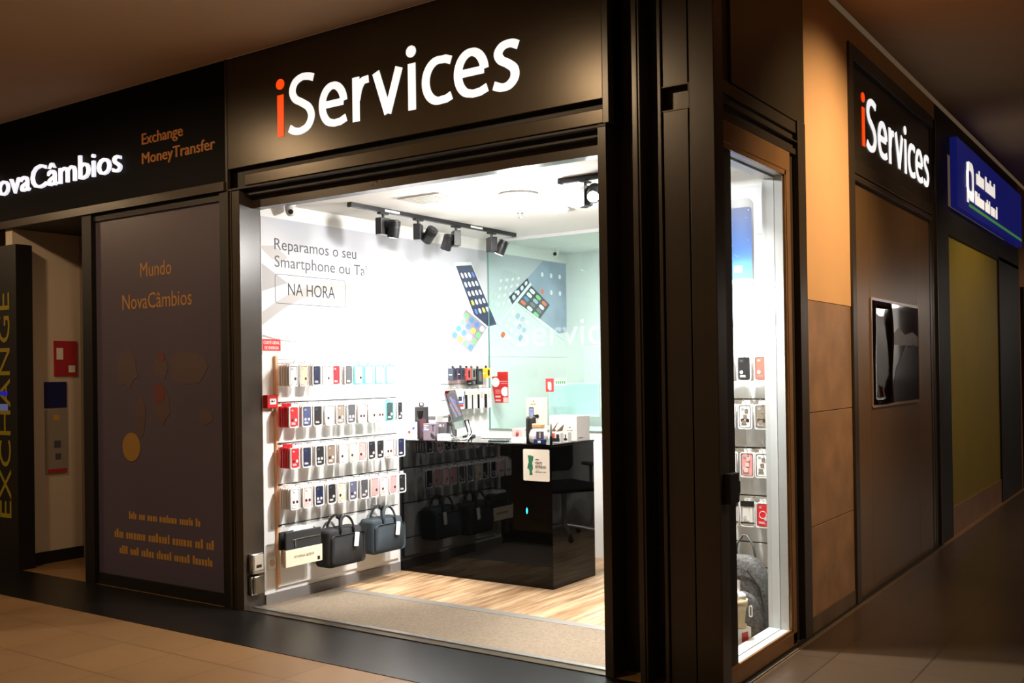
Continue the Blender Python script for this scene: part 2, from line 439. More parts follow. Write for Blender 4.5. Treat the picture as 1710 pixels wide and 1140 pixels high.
bm = BM(); box(bm, 3.25, 3.345, 2.31, 2.72, 0, 2.86); box(bm, 3.25, 3.345, 2.723, 4.12, 0, 2.86); box(bm, 3.25, 3.345, 4.123, 4.61, 0, 2.86)
struct('door_shutter_panel', bm, mat('shutter_sheet', (122, 94, 62), 0.3, metal=0.3, var=0.08, vscale=1.5, bump=0.03, bscale=400))
bm = BM(); box(bm, 3.345, 3.385, 0.0, 4.84, 0, 0.010); struct('trim_floor_strip', bm, 'dark')
sbox('trim_floor_line', (3.385, 3.392, 0.0, 4.84, 0, 0.008), 'worn_edge')  # lighter line painting the thin highlight along the floor strip
sbox('wall_right_core', (3.24, 3.25, 1.2, 4.83, 0, 3.85), 'dark')

# the shop window on the side facade
win = bpy.data.objects.new('window_1', None); COL.objects.link(win); win['kind'] = 'structure'
bm = BM()
box(bm, 3.30, 3.362, 0.112, 1.06, 2.655, 2.765, bevel=0.003); box(bm, 3.30, 3.362, 1.0, 1.06, 0.02, 2.655, bevel=0.003)
box(bm, 3.30, 3.362, 0.112, 1.06, 0.012, 0.085, bevel=0.003)
box(bm, 3.345, 3.358, 0.112, 1.0, 0.085, 0.107); box(bm, 3.345, 3.358, 0.112, 1.0, 2.63, 2.655); box(bm, 3.345, 3.358, 0.985, 1.0, 0.1, 2.65)
struct('window_frame', bm, 'bronze', win)
bm = BM()
box(bm, 3.30, 3.345, 0.112, 1.0, 0.085, 0.104); box(bm, 3.225, 3.292, 0.112, 1.0, 0.06, 0.104)
box(bm, 3.30, 3.345, 0.975, 1.0, 0.104, 2.655); box(bm, 3.225, 3.292, 0.985, 1.06, 0.06, 2.72)
box(bm, 3.30, 3.345, 0.112, 0.975, 2.63, 2.655); box(bm, 3.225, 3.292, 0.112, 0.985, 2.62, 2.72)
struct('window_reveal', bm, 'white_alu', win)
bm = BM(); box(bm, 3.292, 3.30, 0.112, 1.0, 0.09, 2.66); struct('window_pane', bm, 'glass', win)
bm = BM(); box(bm, 3.215, 3.30, 1.06, 1.34, 0, 2.74); struct('trim_display_corner', bm, 'white_wall')

# green glass screen
scr = thing('glass_screen', 'greenish floor to ceiling glass screen behind the black counter', 'glass partition')
pbox('glass_pane', (0.0, 1.65, 2.80, 2.81, 1.05, 2.738), 'green_glass', scr)
for xe in (0.0, 1.642): pbox('pane_edge', (xe, xe+0.008, 2.797, 2.813, 1.05, 2.738), 'glass_edge', scr)
pbox('header_strip', (0.0, 1.65, 2.79, 2.82, 2.71, 2.739), 'white_alu', scr)
pbox('sill_strip', (0.0, 1.65, 2.79, 2.82, 1.05, 1.06), 'glass_edge', scr)
text('etched_lettering', 'Services', 'frost', scr, 0.30, 1.78, 0.34, width=1.18, y=2.7995, split=True)

# ------------------------------------------------------------------ lit shop signs
def spline(pts, n=7):
    P = [Vector(p) for p in pts]; P = [P[0]*2-P[1]] + P + [P[-1]*2-P[-2]]; out = []
    for i in range(1, len(P)-2):
        for k in range(n):
            t = k/n; a, b, c, d = P[i-1:i+3]
            out.append(0.5*((2*b) + (c-a)*t + (2*a-5*b+4*c-d)*t*t + (3*b-a-3*c+d)*t**3))
    out.append(P[-2]); return out
def stroke(bm, pts, y0, y1, wv=0.062, wh=0.05):
    """a pen stroke of even width along a path in the x-z plane"""
    P = [Vector(p) for p in pts]; L = []; Q = []
    for i, p in enumerate(P):
        t = (P[min(i+1, len(P)-1)] - P[max(i-1, 0)]).normalized(); n = Vector((-t.y, t.x))
        w = (wh + (wv-wh)*abs(t.y))/2
        L.append(p+n*w); Q.append(p-n*w)
    a = [bm.verts.new((v.x, y0, v.y)) for v in L]; b = [bm.verts.new((v.x, y0, v.y)) for v in Q]
    c = [bm.verts.new((v.x, y1, v.y)) for v in L]; d = [bm.verts.new((v.x, y1, v.y)) for v in Q]
    for i in range(len(P)-1):
        bm.faces.new((a[i], b[i], b[i+1], a[i+1])); bm.faces.new((c[i+1], d[i+1], d[i], c[i]))
        bm.faces.new((a[i+1], c[i+1], c[i], a[i])); bm.faces.new((b[i], d[i], d[i+1], b[i+1]))
    bm.faces.new((a[0], c[0], d[0], b[0])); bm.faces.new((a[-1], b[-1], d[-1], c[-1]))
def arc(cx, cz, rx, rz, a0, a1, n=22):
    return [(cx + rx*math.cos(R(a0+(a1-a0)*k/n)), cz + rz*math.sin(R(a0+(a1-a0)*k/n))) for k in range(n+1)]
def sign_letters(root, sx=1.0, ox=0.0, y0=-0.004, y1=0.0):
    def X(p): return [(ox + a*sx, b) for a, b in p]
    def put(name, m, strokes=(), discs=(), lab=None):
        bm = BM()
        for s in strokes: stroke(bm, X(s), y0, y1, 0.056*sx, 0.043)
        for cx, cz, rx, rz in discs: prism(bm, disc(ox+cx*sx, cz, rx*sx, 24, rz), y0, y1)
        o = obj(name, bm, m, root)
        if lab: o['label'] = lab
    put('letter', 'letter_orange', [[(0.410, 3.083), (0.410, 3.352)]], [(0.409, 3.421, 0.037, 0.034)], 'orange lit letter i')
    put('letter', 'letter_white', [spline([(0.708, 3.414), (0.665, 3.428), (0.605, 3.433), (0.545, 3.408), (0.520, 3.355), (0.545, 3.305), (0.605, 3.272), (0.665, 3.232), (0.687, 3.175), (0.655, 3.118), (0.590, 3.096), (0.535, 3.102), (0.490, 3.125)])])
    for dx in (0, 1.061):
        put('letter', 'letter_white', [[(0.785+dx, 3.222), (0.962+dx, 3.222)], arc(0.874+dx, 3.218, 0.092, 0.115, 4, 250, 26) + [(0.885+dx, 3.100), (0.935+dx, 3.103), (0.984+dx, 3.120)]])
    put('letter', 'letter_white', [[(1.067, 3.08), (1.067, 3.348)], spline([(1.072, 3.21), (1.090, 3.275), (1.122, 3.315), (1.170, 3.322)])])
    put('letter', 'letter_white', [[(1.229, 3.348), (1.321, 3.092)], [(1.411, 3.348), (1.318, 3.092)]])
    put('letter', 'letter_white', [[(1.507, 3.08), (1.507, 3.350)]], [(1.503, 3.420, 0.037, 0.034)])
    put('letter', 'letter_white', [[(1.795, 3.316), (1.755, 3.331)] + arc(1.707, 3.217, 0.097, 0.116, 80, 280, 22) + [(1.758, 3.104), (1.796, 3.118)]])
    put('letter', 'letter_white', [spline([(2.252, 3.312), (2.205, 3.330), (2.150, 3.323), (2.120, 3.288), (2.138, 3.250), (2.185, 3.222), (2.224, 3.188), (2.226, 3.142), (2.190, 3.106), (2.140, 3.100), (2.088, 3.118)])])

fs = thing('shop_sign', 'dark fascia sign with white and orange lit lettering above the front doorway', 'sign')
pbox('sign_panel', (-0.112, 2.763, 0.0, 0.05, 2.939, 3.679), 'panel_paint', fs, 0.003)
sign_letters(fs)
ss = thing('shop_sign', 'smaller dark sign with lit lettering above the metal side shutter', 'sign', (3.345, 2.19, 0), PI/2)
pbox('sign_panel', (0.20, 2.505, 0.0, 0.06, 2.946, 3.60), 'panel_paint', ss, 0.003)
sign_letters(ss, 1.09, 0.0)

# thin poster stuck to the shutter panel
po = thing('glossy_poster', 'glossy bluish poster fixed to the metal side shutter', 'poster', (3.346, 2.74, 0), PI/2)
m = mat('poster_print', (60, 62, 84), 0.06, coat=1.0, var=0.55, vscale=3.5)
pbox('print', (0.0, 1.40, -0.006, 0.0, 1.28, 2.035), m, po)
bm = BM(); prism(bm, [(0.5, 1.30), (1.37, 1.30), (1.37, 1.66), (1.22, 1.74), (1.1, 1.70), (0.95, 1.72), (0.8, 1.62), (0.66, 1.55)], -0.0075, -0.006)
obj('coastline', bm, mat('poster_coast', (44, 52, 66), 0.1, var=0.5, vscale=9), po)
bm = BM(); prism(bm, [(0.50, 1.72), (1.37, 1.72), (1.37, 1.79), (1.2, 1.83), (0.95, 1.80), (0.75, 1.85), (0.6, 1.80)], -0.0072, -0.006)
obj('hills', bm, mat('poster_hills', (96, 80, 84), 0.15, var=0.4, vscale=9), po)
bm = BM(); NF = 14; rows = []
for k in range(NF+1):
    z = 1.29 + 0.735*k/NF; row = []
    for j in range(7):
        u = j/6; xx = 0.01 + u*(0.56 - 0.03*math.sin(k*0.5)); row.append(bm.verts.new((xx, -0.0095 - 0.004*math.sin(u*PI)*(1+0.6*math.sin(k*0.7+u*3)), z)))
    rows.append(row)
for a, b in zip(rows[:-1], rows[1:]):
    for j in range(6): bm.faces.new((a[j], a[j+1], b[j+1], b[j]))
bmesh.ops.solidify(bm, geom=bm.faces[:], thickness=0.0008)
obj('curled_film', bm, mat('mirror_film', (150, 144, 140), 0.04, metal=1.0), po, True)  # wavy mirror sheet added to strengthen the reflection in the poster
bm = BM(); ring(bm, rrect(0.7, 1.657, 1.42, 0.775, 0.01), rrect(0.7, 1.657, 1.38, 0.735, 0.006), -0.009, 0.0)
obj('clear_frame', bm, mat('acrylic_edge', (150, 130, 112), 0.2), po)

# ------------------------------------------------------------------ exchange office to the left
DKB = mat('exchange_fascia', (9, 8, 14), 0.7, spec=0.15)
sbox('wall_exchange', (-12, -2.83, 0.62, 0.72, 0, 3.68), mat('exchange_wall', (112, 96, 82), 0.7))
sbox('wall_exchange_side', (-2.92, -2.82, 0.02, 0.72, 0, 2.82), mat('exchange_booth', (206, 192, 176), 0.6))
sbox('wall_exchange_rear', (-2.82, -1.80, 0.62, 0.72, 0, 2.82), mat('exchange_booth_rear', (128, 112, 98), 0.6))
sbox('ceiling_exchange', (-2.92, -1.80, 0.0, 0.72, 2.80, 2.84), 'dark')
sbox('trim_exchange_base', (-2.82, -2.80, 0.02, 0.62, 0, 0.10), 'dark')
ef = thing('exchange_sign', 'dark fascia sign with white lit lettering over the exchange office', 'sign')
pbox('fascia_board', (-12, -0.13, 0.0, 0.2, 2.84, 3.679), DKB, ef)
pbox('lower_trim', (-12, -0.13, -0.02, 0.0, 2.80, 2.86), 'black_paint', ef)
text('lettering', 'NovaCâmbios', mat('exchange_white', (255, 255, 255), 0.4, emit=(238, 240, 255), estr=0.85), ef, -1.27, 3.075, 0.27, width=1.95, y=-0.001, depth=0.02, align='RIGHT', split=True)
OR = mat('exchange_orange', (150, 90, 40), 0.5, emit=(150, 84, 30), estr=0.25)
text('small_lettering', 'Exchange', OR, ef, -1.03, 3.235, 0.115, width=0.46, depth=0.008, split=True)
text('small_lettering', 'MoneyTransfer', OR, ef, -1.03, 3.095, 0.115, width=0.80, depth=0.008, split=True)
bm = BM(); box(bm, -1.80, -1.68, 0.0, 0.2, 0, 2.82); box(bm, -0.20, -0.128, 0.0, 0.2, 0, 2.82); box(bm, -1.68, -0.20, 0.02, 0.2, 0, 0.085); box(bm, -1.68, -0.20, 0.02, 0.2, 2.745, 2.82)
struct('trim_exchange_frame', bm, 'dark')
ep = thing('exchange_poster', 'tall purple-grey window poster with dull gold lettering and a world map', 'poster')
pbox('sheet', (-1.68, -0.20, 0.04, 0.06, 0.085, 2.745), mat('exchange_sheet', (74, 64, 72), 0.35, emit=(74, 60, 64), estr=0.10, var=0.1, vscale=1), ep)
GO = mat('exchange_gold', (150, 104, 40), 0.5, emit=(150, 100, 36), estr=0.16)
text('heading_lettering', 'Mundo', GO, ep, -0.95, 2.29, 0.15, width=0.36, y=0.039, align='CENTER', split=True)
text('heading_lettering', 'NovaCâmbios', GO, ep, -0.95, 2.06, 0.16, width=0.80, y=0.039, align='CENTER', split=True)
rd = random.Random(3); bm = BM()
for cx, cz, w, h in ((-1.30, 1.62, 0.26, 0.30), (-1.16, 1.28, 0.14, 0.30), (-0.92, 1.62, 0.18, 0.18), (-0.90, 1.36, 0.20, 0.30), (-0.60, 1.62, 0.46, 0.28), (-0.42, 1.28, 0.16, 0.14)):
    n = 14; prism(bm, [(cx + w/2*math.cos(2*PI*k/n)*rd.uniform(.7, 1.15), cz + h/2*math.sin(2*PI*k/n)*rd.uniform(.7, 1.15)) for k in range(n)], 0.0375, 0.04)
obj('world_map', bm, mat('exchange_map', (88, 72, 74), 0.5), ep)
bm = BM(); prism(bm, disc(-0.93, 1.44, 0.07), 0.036, 0.0385); prism(bm, disc(-0.90, 1.70, 0.04), 0.036, 0.0385); obj('map_pin', bm, mat('exchange_pin', (104, 56, 54), 0.5), ep)
bm = BM(); prism(bm, disc(-1.26, 1.045, 0.105, 24, 0.105), 0.034, 0.04); obj('gold_coin', bm, mat('exchange_coin', (128, 94, 40), 0.4, emit=(150, 104, 36), estr=0.10), ep)
scribble('print_lettering', [(-1.30, -0.48, 0.515, 0.055), (-1.48, -0.32, 0.365, 0.065), (-1.42, -0.34, 0.25, 0.06)], GO, ep, y=0.039, seed=4)
ec = thing('exchange_column', 'black column sign with yellow vertical lettering at the left edge', 'sign')
pbox('column', (-3.20, -2.70, -0.02, 0.12, 0, 2.66), 'dark', ec)
YE = mat('exchange_yellow', (120, 100, 20), 0.5, emit=(150, 124, 20), estr=0.10)
pbox('light_bar', (-2.98, -2.84, -0.024, -0.02, 1.425, 1.46), mat('bar_blue', (20, 20, 120), 0.4, emit=(26, 26, 160), estr=0.7), ec); pbox('light_bar', (-2.98, -2.84, -0.024, -0.02, 1.30, 1.355), mat('bar_pale', (90, 100, 150), 0.4, emit=(84, 92, 140), estr=0.5), ec)
o = text('vertical_lettering', 'EXCHANGE', YE, ec, 0, 0, 0.25, width=1.85, y=0, split=True)
for q in o: q.rotation_euler = (0, -PI/2, 0); q.location = (-2.800, -0.022, 0.42)
def wall_notice(name, lab, cat, y0, y1, z0, z1, m, marks=()):
    o = thing(name, lab, cat, (-2.82, 0, 0), PI/2)
    pbox('plate', (y0, y1, -0.012, 0.0, z0, z1), m, o)
    for nm, d, mm in marks: pbox(nm, (d[0], d[1], -0.014, -0.012, d[2], d[3]), mm, o)
    return o
wall_notice('red_notice', 'red notice high on the pale side wall of the exchange office', 'sign', 0.37, 0.58, 1.58, 1.88, mat('notice_red', (170, 40, 52), 0.5), [('pictogram', (0.39, 0.45, 1.72, 1.82), 'white_plastic'), ('pictogram', (0.50, 0.56, 1.61, 1.67), 'white_plastic')])
wall_notice('blue_notice', 'dark blue notice below the red one on the exchange side wall', 'sign', 0.28, 0.48, 1.31, 1.53, mat('notice_blue', (24, 28, 84), 0.5))
wall_notice('white_notice', 'white notice sheet with red foot under the blue notice', 'sign', 0.285, 0.48, 0.75, 1.295, mat('notice_white', (150, 140, 132), 0.5), [('red_foot', (0.30, 0.475, 0.755, 0.79), mat('notice_foot', (170, 50, 46), 0.5)), ('emblem', (0.36, 0.41, 1.20, 1.25), GO), ('emblem', (0.36, 0.42, 0.97, 1.03), 'grey_ink'), ('emblem', (0.37, 0.42, 0.87, 0.92), 'grey_ink')])

# ------------------------------------------------------------------ shop further along the side corridor
bm = BM(); box(bm, 3.20, 3.36, 4.84, 5.36, 0, 3.85); box(bm, 3.20, 3.36, 5.36, 9.6, 2.76, 3.02); box(bm, 3.20, 3.36, 5.36, 9.6, 3.66, 3.85); box(bm, 3.2, 3.36, 8.10, 9.6, 0, 2.80); struct('trim_neighbour_front', bm, 'dark')
sbox('wall_neighbour', (3.20, 3.34, 5.36, 8.10, 0.26, 2.76), mat('olive_wall', (146, 134, 22), 0.55, var=0.06, vscale=1.5))
bm = BM(); box(bm, 3.2, 3.35, 5.36, 8.10, 0, 0.26); struct('baseboard_neighbour', bm, mat('neigh_base', (150, 116, 84), 0.35, var=0.2, vscale=4))
FWM = mat('far_wall', (142, 100, 64), 0.7)
bm = BM(); box(bm, 3.20, 6.22, 15.5, 15.7, 0, 3.85); box(bm, 9.2, 14, 15.5, 15.7, 0, 3.85); box(bm, 6.22, 9.2, 15.5, 15.7, 2.85, 3.85); struct('wall_far', bm, FWM)
bm = BM(); box(bm, 6.0, 9.4, 18.4, 18.5, 0, 3.0); box(bm, 6.0, 6.1, 15.7, 18.4, 0, 3.0); box(bm, 9.3, 9.4, 15.7, 18.4, 0, 3.0); box(bm, 6.0, 9.4, 15.7, 18.5, 2.9, 3.0); struct('wall_far_shop', bm, 'white_wall')
for k, yy in enumerate((16.2, 17.0, 17.8)):
    fl = thing('tube_lamp', 'glowing tube lamp of the far shop mirrored in the side poster', 'lamp', (7.7, yy, 2.86), 0, 'tube lamps of the far shop')
    pbox('tube', (-1.3, 1.3, -0.03, 0.03, -0.03, 0.0), mat('tube_glow', (255, 255, 255), 0.5, emit=(255, 246, 236), estr=9), fl); pbox('fitting', (-1.35, 1.35, -0.05, 0.05, 0.0, 0.035), 'white_plastic', fl)
for k, (xx, cc) in enumerate(((6.45, (60, 60, 90)), (7.3, (150, 60, 60)), (8.3, (60, 90, 140)))):
    fd = thing('display_stand', ('navy', 'red', 'blue')[k] + ' display stand in the far lit shop', 'stand', (xx, 17.4, 0)); pbox('cabinet', (-0.3, 0.3, -0.2, 0.2, 0, 1.3), mat('far_stand_%d' % k, cc, 0.5), fd); pbox('top_board', (-0.32, 0.32, -0.22, 0.22, 1.3, 1.34), 'white_plastic', fd)
sbox('wall_right_far', (3.20, 3.36, 9.6, 15.5, 0, 3.85), mat('far_side', (150, 104, 66), 0.7))
sbox('trim_far_front', (3.3, 3.40, 9.7, 13.5, 0, 2.55), 'dark')
nb = thing('neighbour_sign', 'deep blue backlit sign with white lettering and green line down the side corridor', 'sign', (3.37, 5.42, 0), PI/2)
pbox('light_box', (0.0, 3.98, -0.06, 0.0, 3.02, 3.66), mat('blue_sign', (20, 26, 110), 0.4, emit=(22, 28, 110), estr=0.5), nb)
bm = BM(); box(bm, 0.55, 3.95, -0.063, -0.06, 3.085, 3.115); obj('green_line', bm, mat('green_line', (60, 120, 60), 0.4, emit=(64, 130, 64), estr=0.7), nb)
WS = mat('neigh_white', (240, 236, 226), 0.4, emit=(236, 230, 222), estr=0.85)
bm = BM(); ring(bm, rrect(0.62, 3.34, 0.34, 0.36, 0.10), rrect(0.62, 3.34, 0.2, 0.2, 0.06), -0.066, -0.06); box(bm, 0.45, 0.52, -0.066, -0.06, 3.12, 3.5); obj('emblem', bm, WS, nb)
scribble('lettering', [(0.95, 2.05, 3.36, 0.15), (0.60, 2.2, 3.15, 0.13)], WS, nb, y=-0.06, depth=0.006, seed=9)

# ------------------------------------------------------------------ left wall: printed wall graphic
WX = lambda name, label, cat, y, x=0.0, z=0.0, group=None: thing(name, label, cat, (x, y, z), PI/2, group)   # faces +x, local x runs along +y
wg = WX('wall_graphic', 'pale grey printed wall graphic with slogan and phone pictures on the left wall', 'wall graphic', 0.0)
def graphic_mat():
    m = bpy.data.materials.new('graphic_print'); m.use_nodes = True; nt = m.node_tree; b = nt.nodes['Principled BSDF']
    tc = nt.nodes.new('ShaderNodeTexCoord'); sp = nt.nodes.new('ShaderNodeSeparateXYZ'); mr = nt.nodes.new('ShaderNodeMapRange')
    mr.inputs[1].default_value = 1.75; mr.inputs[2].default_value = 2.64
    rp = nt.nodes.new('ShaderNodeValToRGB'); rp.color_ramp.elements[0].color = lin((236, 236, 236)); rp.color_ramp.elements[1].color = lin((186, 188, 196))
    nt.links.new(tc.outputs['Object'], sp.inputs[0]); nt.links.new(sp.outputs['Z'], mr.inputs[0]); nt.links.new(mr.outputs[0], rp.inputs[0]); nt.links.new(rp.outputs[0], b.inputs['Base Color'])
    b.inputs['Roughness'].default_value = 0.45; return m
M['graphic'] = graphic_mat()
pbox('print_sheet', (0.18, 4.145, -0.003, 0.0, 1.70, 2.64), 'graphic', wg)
GL = mat('swoosh_light', (206, 206, 208), 0.5); GM = mat('swoosh_mid', (176, 172, 170), 0.5); GD = mat('swoosh_dark', (160, 158, 158), 0.5)
def band(a, b, m, name='swoosh'):
    bm = BM(); A = spline(a, 10); B = spline(b, 10)
    y0, y1 = -0.0036, -0.003
    prism(bm, [tuple(p) for p in A] + [tuple(p) for p in reversed(B)], y0, y1)
    obj(name, bm, m, wg)
bm = BM(); prism(bm, [(0.185, 2.44), (0.30, 2.45), (0.42, 2.38), (0.36, 2.33), (0.27, 2.36), (0.185, 2.42)], -0.0036, -0.003); obj('swoosh', bm, GM, wg)
bm = BM(); prism(bm, [(0.185, 2.32), (0.42, 2.20), (0.185, 2.13)], -0.0036, -0.003); obj('swoosh', bm, GD, wg)
band([(0.185, 1.99), (0.40, 2.11), (0.62, 2.19), (0.88, 2.225), (1.10, 2.225)], [(0.185, 1.90), (0.40, 2.03), (0.62, 2.12), (0.88, 2.18), (1.10, 2.19)], GM)
band([(0.185, 1.835), (0.34, 1.805), (0.52, 1.79)], [(0.185, 1.82), (0.34, 1.797), (0.52, 1.787)], GD)
text('slogan_lettering', 'Reparamos o seu', 'grey_ink', wg, 0.30, 2.425, 0.115, width=0.81, y=-0.003, depth=0.001, split=True)
text('slogan_lettering', 'Smartphone ou Tablet', 'grey_ink', wg, 0.30, 2.305, 0.115, width=1.09, y=-0.003, depth=0.001, split=True)
text('slogan_lettering', 'NA HORA', 'dark_ink', wg, 0.42, 2.115, 0.125, width=0.46, y=-0.003, depth=0.001, split=True)
bm = BM(); ring(bm, rrect(0.645, 2.155, 0.69, 0.205, 0.025), rrect(0.645, 2.155, 0.682, 0.197, 0.022), -0.0042, -0.003); obj('slogan_frame', bm, 'grey_ink', wg)

def printed(pts, m, name='printed_phone', y=0.0035): 
    bm = BM(); prism(bm, pts, -y-0.0008, -0.003); return obj(name, bm, m, wg)
def inq(q, u, v):
    a, b, c, d = [Vector(p) for p in q]      # tl, tr, br, bl
    return (a*(1-u)+b*u)*(1-v) + (d*(1-u)+c*u)*v
NAVY = mat('print_navy', (40, 50, 84), 0.4, var=0.35, vscale=6); PALE = mat('print_pale', (232, 234, 238), 0.4)
ICON = [mat('print_icon_%d' % i, c, 0.4) for i, c in enumerate(((240, 240, 240), (120, 210, 130), (90, 130, 230), (232, 226, 90), (236, 110, 60), (80, 140, 190), (120, 126, 134), (170, 186, 206)))]
def icons(q, nu, nv, u0, u1, v0, v1, cols, s=0.34, y=0.0055, sq=0.5):
    for i in range(nu):
        for j in range(nv):
            u = u0 + (u1-u0)*(i+0.5)/nu; v = v0 + (v1-v0)*(j+0.5)/nv; du = (u1-u0)/nu*s; dv = (v1-v0)/nv*s
            c = cols[(i*3+j*5) % len(cols)]
            bm = BM()
            pts = []
            for k in range(12):
                a = 2*PI*k/12; r = 1.0/max(abs(math.cos(a)), abs(math.sin(a)))**sq
                p = inq(q, u + du*math.cos(a)*r, v + dv*math.sin(a)*r); pts.append((p.x, p.y))
            prism(bm, pts, -y-0.0006, -y); obj('printed_icon', bm, ICON[c], wg)
q1 = [(2.31, 2.50), (2.555, 2.525), (2.94, 1.985), (2.66, 1.93)]
printed(q1, PALE); 
qs = [tuple(inq(q1, u, v)) for u, v in ((0.04, 0.05), (0.95, 0.05), (0.97, 0.985), (0.04, 0.985))]
printed(qs, NAVY, 'printed_screen', 0.0045); icons(qs, 4, 5, 0.05, 0.95, 0.08, 0.80, [0, 0, 0, 0, 3, 0, 0, 0, 0, 2, 0], 0.30)
q2 = [(2.476, 2.115), (2.798, 1.961), (2.539, 1.715), (2.22, 1.86)]
printed([(2.30, 2.20), (2.476, 2.118), (2.80, 1.963), (2.545, 1.712), (2.20, 1.86)], PALE, 'printed_phone', 0.0060)
qs2 = [tuple(inq(q2, u, v)) for u, v in ((0.0, 0.04), (0.95, 0.04), (0.95, 0.96), (0.0, 0.96))]
printed(qs2, mat('print_lilac', (150, 138, 150), 0.4), 'printed_screen', 0.0068)
icons(qs2, 4, 4, 0.02, 1.0, 0.03, 0.99, [1, 2, 0, 5, 3, 1, 2], 0.36, 0.0078, 0.92)
q3 = [(3.13, 2.22), (3.72, 2.632), (4.14, 2.632), (4.14, 2.08)]
printed([(3.44, 2.44), (3.72, 2.632), (4.14, 2.632), (4.14, 1.95), (3.95, 1.93), (3.62, 2.05)], mat('print_slate', (150, 164, 184), 0.4, var=0.2, vscale=3), 'printed_tablet', 0.0040)
printed([(3.13, 2.25), (3.44, 2.445), (3.47, 2.40), (3.19, 2.18)], NAVY, 'printed_phone', 0.0045)
icons([(3.13, 2.25), (3.44, 2.445), (3.47, 2.40), (3.19, 2.18)], 4, 1, 0.05, 0.98, 0.05, 0.95, [0], 0.32)
q4 = [(3.49, 2.385), (3.83, 2.21), (3.62, 2.045), (3.25, 2.215)]
printed(q4, mat('print_char', (66, 70, 76), 0.4, var=0.4, vscale=8), 'printed_screen', 0.0050)
icons(q4, 3, 4, 0.05, 0.95, 0.05, 0.95, [0, 5, 0, 1, 6, 0, 4, 6, 7], 0.36, 0.0064, 0.92)
icons([(3.62, 2.58), (4.10, 2.58), (4.10, 2.25), (3.62, 2.25)], 3, 2, 0, 1, 0, 1, [0, 4, 0, 0], 0.14, 0.0050)
printed([(2.93, 2.00), (3.49, 2.41), (3.51, 2.385), (2.96, 1.98)], PALE, 'printed_edge', 0.0052)
printed([(3.25, 2.21), (3.62, 2.04), (4.10, 1.86), (4.12, 1.88), (3.64, 2.07)], PALE, 'printed_edge', 0.0052)
qf = [(3.02, 2.36), (3.30, 2.45), (3.10, 2.07), (2.86, 2.00)]
icons([(2.96, 2.42), (3.35, 2.47), (3.25, 2.22), (2.90, 2.12)], 4, 4, 0, 1, 0, 1, [0], 0.22)
icons([(3.18, 2.16), (3.50, 2.04), (3.26, 1.76), (2.96, 1.88)], 4, 4, 0, 1, 0, 1, [0, 0, 0, 7, 0, 0, 7, 4], 0.32, 0.0055, 0.92)

# small fixtures on the left wall
o = WX('power_cut_sign', 'small red sign with white capitals high on the left wall beside the doorway', 'sign', 0.0)
pbox('plate', (0.183, 0.345, -0.004, 0.0, 1.725, 1.805), 'red_sign', o)
text('sign_lettering', 'CORTE GERAL', 'white_ink', o, 0.264, 1.771, 0.030, width=0.145, y=-0.004, align='CENTER')
text('sign_lettering', 'DE ENERGIA', 'white_ink', o, 0.264, 1.736, 0.030, width=0.125, y=-0.004, align='CENTER')
o = WX('fire_call_point', 'small red box with white label on the left wall below the red sign', 'alarm', 0.0)
pbox('housing', (0.18, 0.275, -0.05, 0.0, 1.335, 1.425), 'red_dark', o, 0.006)
pbox('label_plate', (0.20, 0.255, -0.052, -0.05, 1.36, 1.40), 'white_plastic', o); scribble('label_print', [(0.21, 0.245, 1.375, 0.012)], 'dark_ink', o, y=-0.052)
o = WX('wall_socket', 'white wall socket low beside the sleeves, left of the slat wall', 'socket', 0.0)
pbox('plate', (0.20, 0.275, -0.010, 0.0, 0.235, 0.325), 'white_plastic', o, 0.003)
bm = BM(); cyl(bm, (0.239, -0.014, 0.28), (0.239, -0.009, 0.28), 0.022); obj('socket_face', bm, mat('socket_face', (206, 176, 150), 0.5), o)

# slat wall with hanging phone cases
SLOT_Z = (0.250, 0.528, 0.806, 1.088, 1.370)
sw = WX('slat_wall', 'white slatted display panel with dark grooves along the left wall', 'display panel', 0.0)
bm = BM(); zz = (0.105,) + SLOT_Z + (1.666,)
for a, b in zip(zz[:-1], zz[1:]): box(bm, 0.30, 1.54, -0.022, 0.0, a+0.004, b-0.004, bevel=0.002)
obj('board', bm, 'slat_white', sw)
pbox('groove_backing', (0.302, 1.538, -0.010, 0.0, 0.11, 1.665), 'groove', sw)
pbox('edge_strip', (0.278, 0.30, -0.024, 0.0, 0.105, 1.69), 'tan_edge', sw, 0.003)
bm = BM()
for z in SLOT_Z: box(bm, 0.285, 0.318, -0.026, -0.018, z-0.006, z+0.004)
obj('groove_end', bm, 'dark', sw)

# --- a packed phone case: local x-z plane, faces -y, origin at the foot of the pack
CM = {}
for k, c in dict(red=(214, 36, 44), navy=(30, 36, 62), black=(34, 34, 36), white=(232, 230, 226), taupe=(124, 112, 100), charcoal=(74, 74, 78), pink=(238, 190, 188),
                 beige=(222, 202, 170), green=(50, 66, 68), teal=(120, 214, 204), silver=(198, 204, 206), gold=(232, 192, 150), pale=(240, 222, 218), denim=(66, 74, 108),
                 rose=(214, 148, 146), brown=(120, 102, 88), clear=(222, 236, 234), grey=(150, 152, 144), slate=(84, 88, 108), coral=(226, 92, 78)).items():
    CM[k] = mat('case_' + k, c, 0.42)
M['shell_rose'] = mat('shell_rose', (240, 216, 208), 0.3); M['sticker_dark'] = mat('sticker_dark', (62, 40, 34), 0.35); M['sticker_pale'] = mat('sticker_pale', (196, 190, 188), 0.4)
M['teal_shell'] = mat('teal_shell', (110, 214, 200), 0.3, alpha=0.8)
def mesh_of(bm, name, m):
    bmesh.ops.recalc_face_normals(bm, faces=bm.faces); me = bpy.data.meshes.new(name); bm.to_mesh(me); bm.free(); me.materials.append(m); return me
PW, PH = 0.086, 0.145
bm = BM(); ring(bm, rrect(0, PH/2, PW, PH, 0.014), rrect(0, PH/2, PW-0.012, PH-0.012, 0.010), -0.007, 0.007)
